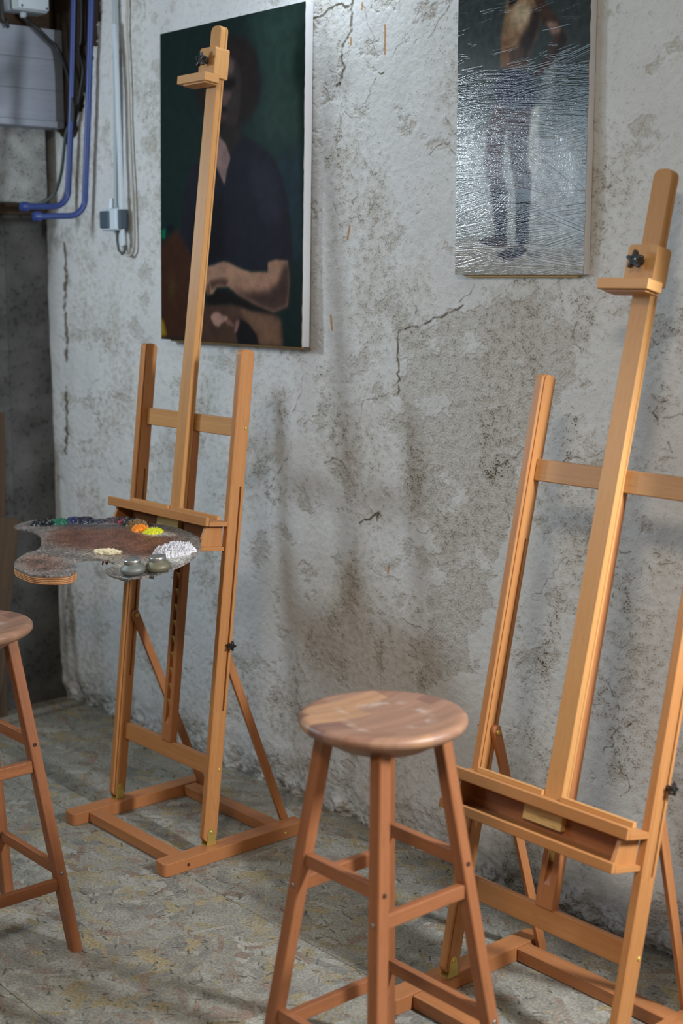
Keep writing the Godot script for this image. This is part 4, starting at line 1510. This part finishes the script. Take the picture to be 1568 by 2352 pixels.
# ------------------------------------------------------------------ the room
func room() -> void:
	# long wall: displaced plaster on a thick core
	var wm := wall_material()
	var b := mb()
	b.uo = Vector2.ZERO
	var f := noise(1.0, 4, 3)
	var nx := 330
	var ny := 250
	var x0 := LEFT_X - 0.02
	var x1 := -1.1
	var y1 := 2.45
	var H := PackedFloat32Array()
	H.resize((nx + 1) * (ny + 1))
	for j in ny + 1:
		for i in nx + 1:
			var x := x0 + (x1 - x0) * i / nx
			var y := y1 * j / ny
			var d := 0.0045 * f.get_noise_2d(x * 3.5, y * 2.2) + 0.0011 * f.get_noise_2d(x * 14.0, y * 10.0 + 40.0)
			var tx := clampi(int((x - WX0) / WXS * TW), 1, TW - 2)
			var ty := clampi(int((WYS - y) / WYS * TH), 1, TH - 2)
			if x < WX0 + WXS:
				d += (wall_plate[ty * TW + tx] + wall_plate[(ty + 1) * TW + tx + 1] - 256) / 255.0 * 0.0008
			# crumbled foot of the wall
			var low := clampf(1.0 - y / 0.13, 0.0, 1.0)
			d -= low * (0.022 + 0.03 * f.get_noise_2d(x * 9.0, y * 9.0 + 9.0))
			H[j * (nx + 1) + i] = WALL_Z + d
	var V := func(i: int, j: int) -> Vector3:
		return Vector3(x0 + (x1 - x0) * i / nx, y1 * j / ny, H[clampi(j, 0, ny) * (nx + 1) + clampi(i, 0, nx)])
	var NN := PackedVector3Array()
	NN.resize((nx + 1) * (ny + 1))
	for j in ny + 1:
		for i in nx + 1:
			var i0 := maxi(i - 1, 0); var i1 := mini(i + 1, nx); var j0 := maxi(j - 1, 0); var j1 := mini(j + 1, ny)
			var du := (H[j * (nx + 1) + i1] - H[j * (nx + 1) + i0]) / ((i1 - i0) * (x1 - x0) / nx)
			var dv := (H[j1 * (nx + 1) + i] - H[j0 * (nx + 1) + i]) / ((j1 - j0) * y1 / ny)
			NN[j * (nx + 1) + i] = Vector3(-du, -dv, 1).normalized()
	var arr := []
	arr.resize(Mesh.ARRAY_MAX)
	var vs := PackedVector3Array()
	var us := PackedVector2Array()
	var ix := PackedInt32Array()
	for j in ny + 1:
		for i in nx + 1:
			var p: Vector3 = V.call(i, j)
			vs.append(p)
			us.append(Vector2((p.x - WX0) / WXS, (WYS - p.y) / WYS))
	for j in ny:
		for i in nx:
			var a := j * (nx + 1) + i
			var c := a + nx + 1
			ix.append_array([a, c, a + 1, a + 1, c, c + 1])
	arr[Mesh.ARRAY_VERTEX] = vs
	arr[Mesh.ARRAY_NORMAL] = NN
	arr[Mesh.ARRAY_TEX_UV] = us
	arr[Mesh.ARRAY_INDEX] = ix
	var am := ArrayMesh.new()
	am.add_surface_from_arrays(Mesh.PRIMITIVE_TRIANGLES, arr)
	am.surface_set_material(0, wm)
	var wall := again("wall_back", am, self, Transform3D.IDENTITY)
	wall.set_meta("kind", "structure")
	# the rest of the wall and its thickness
	var cb := mb()
	cb.box(Vector3(8.4, 3.2, 0.3), 0.0, Vector3(-0.6, 1.5, WALL_Z - 0.2))
	cb.box(Vector3(4.7, 3.1, 0.06), 0.0, Vector3(1.25, 1.5, WALL_Z - 0.03))
	cb.box(Vector3(3.34, 0.6, 0.06), 0.0, Vector3(-2.75, 2.74, WALL_Z - 0.03))
	put("wall_core", cb, M.plain_wall, wall)
	# floor of chipboard panels, joints running along the long wall
	var fl := mb()
	fl.box(Vector3(8.4, 0.2, 6.6), 0.0, Vector3(-0.6, -0.125, 0.55))
	var floor_ := struct("floor", fl, M.darkpanel)
	var zs := [-2.62, -1.9265, -1.3035, -0.6785, -0.05, 1.2, 2.45, 3.7]
	for k in zs.size() - 1:
		var xs := [-4.7, -2.2 - (k % 2) * 0.0, 0.3, 2.8] if k % 2 == 1 else [-4.7, -3.35, -0.85, 2.8]
		if k == 1 or k == 0:
			xs = [-4.7, 0.3, 2.8]
		for i in xs.size() - 1:
			var pb := mb()
			pb.uo = Vector2(rng.randf(), rng.randf()) * 1.6
			var sx: float = xs[i + 1] - xs[i] - 0.0012
			var sz: float = zs[k + 1] - zs[k] - 0.0016
			var c := Vector3((xs[i] + xs[i + 1]) * 0.5, -0.012, (zs[k] + zs[k + 1]) * 0.5)
			var hx := sx * 0.5
			var hz := sz * 0.5
			pb.xf = Transform3D(Basis.IDENTITY, c)
			pb.slab(PackedVector2Array([Vector2(-hx, -hz), Vector2(hx, -hz), Vector2(hx, hz), Vector2(-hx, hz)]), -0.012, 0.012, 0.0008)
			put("floor_panel", pb, M.osb, floor_)
	# left wall, right wall, front wall, ceiling: all thick and closed
	var lw := mb()
	lw.box(Vector3(0.3, 3.2, 6.6), 0.0, Vector3(LEFT_X - 0.15, 1.5, 0.55))
	struct("wall_left", lw, M.dark_concrete)
	var rw := mb()
	rw.box(Vector3(0.3, 3.2, 6.6), 0.0, Vector3(2.95, 1.5, 0.55))
	struct("wall_right", rw, M.plain_wall)
	var fr := mb()
	fr.box(Vector3(8.4, 3.2, 0.3), 0.0, Vector3(-0.6, 1.5, 3.9))
	struct("wall_front", fr, M.plain_wall)
	var ce := mb()
	ce.box(Vector3(8.4, 0.2, 6.6), 0.0, Vector3(-0.6, CEIL_Y + 0.1, 0.55))
	struct("ceiling", ce, M.ceiling)
	# unseen shallow pier, added to keep the side lamp off the long wall
	var pi := mb()
	pi.box(Vector3(0.22, 3.0, 0.29), 0.004, Vector3(-0.84, 1.45, -2.345))
	struct("trim_3", pi, M.plain_wall)
	# rough concrete lintel on the left wall
	var li := mb()
	li.box(Vector3(0.09, 0.262, 1.3), 0.006, Vector3(-4.365, 1.866, -1.785))
	struct("trim_1", li, M.lintel)
	# dark timber beam over it
	var be := mb()
	be.box(Vector3(0.12, 0.30, 1.3), 0.008, Vector3(-4.345, 2.44, -1.81))
	tag(put("timber_beam", be, M.beam), "dark old timber beam above the white hatch at upper left", "beam")
	# a dark strip added to stand for the shade under the lintel
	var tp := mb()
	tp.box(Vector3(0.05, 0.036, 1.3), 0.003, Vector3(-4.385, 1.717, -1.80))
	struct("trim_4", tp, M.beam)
	# a ridge down the concrete, and a repair patch of pale plaster beside the corner
	var ri := mb()
	ri.box(Vector3(0.02, 1.699, 1.1), 0.004, Vector3(-4.395, 0.8495, -1.755))
	struct("trim_2", ri, M.dark_concrete)


func left_corner() -> void:
	# white hatch with a wood-grain face
	var h := thing("hatch", Vector3(-4.30, 1.975, -2.2), "white wood-grained hatch panel on the left wall above the concrete lintel", "hatch")
	var b := mb()
	b.box(Vector3(0.09, 0.022, 0.5), 0.003, Vector3(0.012, 0.011, -0.012))
	put("sill", b, M.hatch, h)
	for k in 3:
		var pb := mb()
		pb.box(Vector3(0.022, 0.0958, 0.5), 0.0008, Vector3(0.036, 0.0705 + 0.0965 * k, -0.017))
		put("plank", pb, M.hatch, h)
	var sb := mb()
	sb.box(Vector3(0.025, 0.31, 0.02), 0.002, Vector3(0.02, 0.162, -0.277))
	put("side_strip", sb, M.slate, h)
	# junction box on the beam
	var j := thing("junction_box", Vector3(-4.285, 2.325, -2.335), "grey plastic junction box with corner screws on the dark beam", "junction box")
	b = mb()
	b.box(Vector3(0.07, 0.12, 0.128), 0.006, Vector3(0.035, 0.06, 0.0))
	put("case", b, M.grey_plastic, j)
	b = mb()
	b.box(Vector3(0.012, 0.112, 0.105), 0.003, Vector3(0.076, 0.062, -0.008))
	put("lid", b, M.pale_plastic, j)
	for q in [[0.014, -0.052], [0.014, 0.036], [0.11, -0.052], [0.11, 0.036]]:
		screw(j, "screw", Vector3(0.082, q[0], q[1]), Vector3.RIGHT, 0.0038, M.cable)
	b = mb()
	b.lathe([Vector2(0.011, 0.002), Vector2(0.011, -0.012), Vector2(0.008, -0.016), Vector2(0.00001, -0.016)], 16)
	put("cable_gland", b, M.grey_plastic, j, Transform3D(Basis.IDENTITY, Vector3(0.04, 0, 0.01)))
	# cables
	var cab := func(pts: Array, r: float, m: Material, called: String, label: String) -> void:
		var c := Curve3D.new()
		for i in pts.size():
			var d: Vector3 = (pts[mini(i + 1, pts.size() - 1)] - pts[maxi(i - 1, 0)]) * 0.18
			c.add_point(pts[i], -d, d)
		var tb := mb()
		c.bake_interval = 0.012
		tb.tube(Array(c.get_baked_points()), r, 8)
		tag(put(numbered(called), tb, m), label, "cable")
	cab.call([Vector3(-4.245, 2.312, -2.325), Vector3(-4.22, 2.278, -2.359), Vector3(-4.22, 2.248, -2.397), Vector3(-4.215, 2.217, -2.43), Vector3(-4.17, 2.14, -2.436), Vector3(-4.148, 2.056, -2.437), Vector3(-4.15, 1.99, -2.437)], 0.0065, M.cable, "cable", "black cable running from the junction box down behind the blue pipes")
	cab.call([Vector3(-4.09, 2.89, -2.455), Vector3(-4.104, 2.306, -2.455), Vector3(-4.128, 2.216, -2.455), Vector3(-4.105, 2.147, -2.455), Vector3(-4.131, 2.069, -2.455), Vector3(-4.179, 1.963, -2.455)], 0.006, M.cable, "cable", "loose wavy black cable hanging between the two blue pipes")
	cab.call([Vector3(-4.179, 1.99, -2.45), Vector3(-4.209, 1.951, -2.445), Vector3(-4.24, 1.828, -2.44), Vector3(-4.285, 1.76, -2.432), Vector3(-4.33, 1.732, -2.40)], 0.0055, M.cable_grey, "cable", "dark grey cable curving beside the lintel end to the pipe elbow")
	cab.call([Vector3(-4.225, 2.89, -2.23), Vector3(-4.225, 2.35, -2.24), Vector3(-4.225, 2.293, -2.252), Vector3(-4.23, 2.271, -2.262)], 0.006, M.cable, "cable", "short black cable dropping at the far left onto the hatch")
	cab.call([Vector3(-3.843, 2.89, -2.458), Vector3(-3.843, 2.324, -2.458), Vector3(-3.848, 2.255, -2.458), Vector3(-3.843, 1.939, -2.458), Vector3(-3.835, 1.729, -2.458), Vector3(-3.836, 1.596, -2.458), Vector3(-3.86, 1.559, -2.455), Vector3(-3.882, 1.575, -2.45), Vector3(-3.884, 1.60, -2.45)], 0.0042, M.cable_white, "cable", "thin off-white cable clipped down the wall right of the grey conduit")
	# two blue water pipes that turn left at the bottom
	var pipe := func(pts: Array, label: String) -> void:
		var c := Curve3D.new()
		for i in pts.size():
			var q: Vector3 = pts[i]
			if i > 0 and i < pts.size() - 1:
				var d0: Vector3 = (pts[i - 1] - q).normalized()
				var d1: Vector3 = (pts[i + 1] - q).normalized()
				var rr := 0.05 if d0.dot(d1) > -0.9 else 0.01
				c.add_point(q + d0 * rr, Vector3.ZERO, -d0 * rr * 0.56)
				c.add_point(q + d1 * rr, -d1 * rr * 0.56, Vector3.ZERO)
			else:
				c.add_point(q)
		c.bake_interval = 0.01
		var t := thing("water_pipe", pts[0], label, "pipe", "blue water pipes")
		var tb := mb()
		tb.xf = Transform3D(Basis.IDENTITY, -pts[0])
		tb.tube(Array(c.get_baked_points()), 0.0098, 16)
		put("tube", tb, M.blue, t)
		var e: Vector3 = pts[-1] - pts[0]
		var d: Vector3 = (pts[-1] - pts[-2]).normalized()
		var eb := mb()
		var x := d.cross(Vector3.UP).normalized()
		eb.xf = Transform3D(Basis(x, d, x.cross(d)), e)
		eb.lathe([Vector2(0.0098, -0.012), Vector2(0.0150, -0.010), Vector2(0.0155, 0.008), Vector2(0.0125, 0.014), Vector2(0.00001, 0.014)], 20)
		put("end_fitting", eb, M.blue, t)
	pipe.call([Vector3(-4.085, 2.89, -2.438), Vector3(-4.12, 2.36, -2.438), Vector3(-4.155, 2.042, -2.438), Vector3(-4.2, 1.7225, -2.438), Vector3(-4.2, 1.717, -2.282)], "blue water pipe with the higher elbow, the left of two")
	pipe.call([Vector3(-3.985, 2.89, -2.44), Vector3(-4.02, 2.344, -2.44), Vector3(-4.055, 2.032, -2.44), Vector3(-4.1, 1.69, -2.44), Vector3(-4.12, 1.684, -2.282)], "blue water pipe with the lower elbow, the right of two")
	# grey conduits
	for q in [[[Vector3(-3.895, 2.89, -2.452), Vector3(-3.904, 2.332, -2.452), Vector3(-3.909, 2.074, -2.452), Vector3(-3.924, 1.712, -2.452)], 0.017, M.grey_plastic, "flat grey trunking going down into the switch box"], [[Vector3(-3.897, 2.26, -2.443), Vector3(-3.889, 2.163, -2.443), Vector3(-3.883, 1.876, -2.443), Vector3(-3.878, 1.59, -2.443)], 0.0155, M.pale_plastic, "pale narrow conduit crossing past the switch box, open at its lower end"]]:
		var cb := mb()
		for i in q[0].size() - 1:
			cb.bar(q[0][i], q[0][i + 1] + Vector3(0, -0.001, 0), q[1], 0.011, Vector3.RIGHT, 0.002)
		tag(put(numbered("conduit"), cb, q[2]), q[3], "conduit", "conduits on the wall")
	# switch box with its cable loop
	var s := thing("switch_box", Vector3(-3.926, 1.638, -2.462), "small white switch box with slate-blue faces at the foot of the trunking", "switch box")
	b = mb()
	b.box(Vector3(0.092, 0.068, 0.038), 0.005, Vector3(0, 0.034, 0.022))
	put("case", b, M.pale_plastic, s)
	b = mb()
	b.box(Vector3(0.052, 0.054, 0.008), 0.003, Vector3(-0.016, 0.034, 0.043))
	put("rocker", b, M.slate, s)
	b = mb()
	b.box(Vector3(0.016, 0.06, 0.03), 0.003, Vector3(0.050, 0.034, 0.018))
	put("side_cover", b, M.slate, s)
	b = mb()
	b.tube([Vector3(-0.013, 0.064, 0.02), Vector3(-0.012, 0.10, 0.018)], 0.008, 12)
	put("cable_entry", b, M.pale_plastic, s)
	b = mb()
	b.tube([Vector3(0.020, 0.004, 0.02), Vector3(0.021, -0.03, 0.022), Vector3(0.028, -0.06, 0.022), Vector3(0.045, -0.073, 0.02), Vector3(0.060, -0.060, 0.018), Vector3(0.064, -0.046, 0.018)], 0.0042, 10)
	put("cable_loop", b, M.cable_grey, s)
	# boards and a dark panel leaning on the left wall
	for q in [[Vector3(-4.335, 0.0, -2.185), Vector3(-4.368, 1.045, -2.235), 0.06, "tall brown board leaning on the left wall at the picture's edge", 0.02], [Vector3(-4.235, 0.0, -2.09), Vector3(-4.325, 0.69, -2.25), 0.075, "shorter brown board leaning in front of the tall one", 0.02]]:
		var pb := mb()
		pb.bar(q[0], q[1], q[2], q[4], Vector3(0, 0, 1), 0.003)
		tag(put(numbered("leaning_board"), pb, M.oldboard), q[3], "board", "boards leaning on the left wall")
	var dp := mb()
	dp.bar(Vector3(-4.34, 0.0, -1.93), Vector3(-4.36, 0.42, -1.94), 0.42, 0.02, Vector3(0, 0, 1), 0.004)
	tag(put("dark_panel", dp, M.darkpanel), "near-black panel on the floor against the left wall behind the stool", "panel")


func _ready() -> void:
	rng.seed = 2024
	# --- camera: 50 mm lens at eye height, pitched down 9.45 degrees, turned 40.8 degrees off the long wall
	var cam := Camera3D.new()
	cam.name = "camera"
	var az := deg_to_rad(40.8017)
	var pitch := deg_to_rad(9.4538)
	var fwd := Vector3(-cos(az) * cos(pitch), -sin(pitch), -sin(az) * cos(pitch))
	add_child(cam, true)
	cam.look_at_from_position(Vector3(0, 1.5, 0), Vector3(0, 1.5, 0) + fwd)
	cam.near = 0.05
	cam.far = 60.0
	var phys := CameraAttributesPhysical.new()
	phys.frustum_focal_length = 50.0
	phys.frustum_focus_distance = 3.35
	phys.exposure_aperture = 2.8
	cam.attributes = phys
	cam.fov = rad_to_deg(2.0 * atan(1176.0 / 3267.0))
	cam.current = true
	# --- environment: a closed cellar, no sky
	var we := WorldEnvironment.new()
	we.name = "environment"
	var env := Environment.new()
	env.background_mode = Environment.BG_COLOR
	env.background_color = Color.BLACK
	env.tonemap_mode = Environment.TONE_MAPPER_LINEAR
	env.tonemap_exposure = 1.3
	env.sdfgi_enabled = true
	env.ssao_enabled = true
	env.ssil_enabled = true
	we.environment = env
	add_child(we, true)
	make_materials()
	# --- lamps
	panel_lamp("wall_lamp", Vector3(-4.28, 2.0, -0.78), Vector3(-2.4, 1.4, -1.75), Vector2(0.24, 0.36), Color(0.90, 0.96, 1.0), 1.5, 4.0, "cool white panel lamp on the left wall, outside the frame")
	panel_lamp("fill_light_box", Vector3(-3.98, 1.92, 0.25), Vector3(-2.2, 1.75, -0.7), Vector2(1.2, 0.6), Color(0.80, 0.91, 1.0), 1.2, 0.6, "broad bluish light box added for fill and canvas glare, outside the frame")  # unseen source, added for fill and the glare on the figure canvas
	panel_lamp("ceiling_fill_lamp", Vector3(-0.2, 2.86, 0.5), Vector3(-0.2, 0.0, 0.5), Vector2(0.6, 0.6), Color(1.0, 0.925, 0.835), 6.0, 1.2, "square lamp added on the ceiling as fill, behind the camera's view")  # unseen lamp, added as general fill light
	panel_lamp("picture_lamp", Vector3(-2.84, 2.52, -2.33), Vector3(-2.84, 1.2, -2.44), Vector2(0.1, 0.05), Color(0.9, 0.96, 1.0), 0.2, 8.0, "small picture lamp above the wall between the canvases")
	panel_lamp("side_lamp", Vector3(-0.2, 1.75, -2.13), Vector3(-1.6, 0.8, -2.12), Vector2(0.09, 0.36), Color(0.94, 0.97, 1.0), 6.5, 6.0, "slim upright white lamp at the right beyond the added wall pier, outside the frame")
	# --- procedural surfaces
	M.osb = floor_material()
	M.dark_concrete = concrete(rgb(66, 66, 65), rgb(88, 88, 86), rgb(46, 45, 42), 201, 0.8, 0.4)
	M.lintel = concrete(rgb(128, 131, 129), rgb(164, 167, 165), rgb(88, 88, 84), 211, 1.6, 0.8)
	M.hatch = wood(rgb(146, 153, 166), rgb(137, 145, 159), rgb(116, 123, 136), 221, 0.35, 0.5)
	M.hatch.uv1_scale = Vector3(2, 1, 1)
	M.seat = seat_material()
	M.palette = palette_material()
	M.ply_pale = wood(rgb(206, 160, 110), rgb(188, 136, 90), rgb(140, 92, 58), 241, 0.5, 0.6)
	M.ply = wood(rgb(150, 98, 62), rgb(132, 82, 50), rgb(96, 58, 36), 231, 0.5, 0.6)
	M.tin_green = mat(rgb(112, 108, 88), 0.55, 0.4)
	# --- structure
	room()
	left_corner()
	# --- canvases on the wall
	canvas("portrait_canvas", -3.645, -2.972, 1.309, 2.199, -2.443, -2.425, 0.0265, portrait_material(), "large dark green portrait of a seated guitar player, behind the left easel")
	canvas("figure_canvas", -2.422, -2.030, 1.501, 2.301, -2.448, -2.448, 0.02, figure_material(), "tall narrow glossy painting of a standing figure with hand on hip")
	# --- easels, stools, palette
	easel(Vector3(-3.1005, 0, -2.0375), -0.0105, atan(0.1118), 0.8265, 1.9443, "beech easel holding the paint palette, standing before the portrait")
	easel(Vector3(-1.7755, 0, -2.013), 0.0150, atan(0.2164), 0.4217, 1.443, "beech easel leaning far back at right with an empty low tray")
	stool(Vector3(-1.753, 0, -1.609), 0.0, "round-seated wooden bar stool standing between the two easels")
	stool(Vector3(-2.8235, 0, -1.350), 0.0, "wooden bar stool cut off by the left edge, below the palette")
	palette(-3.105)
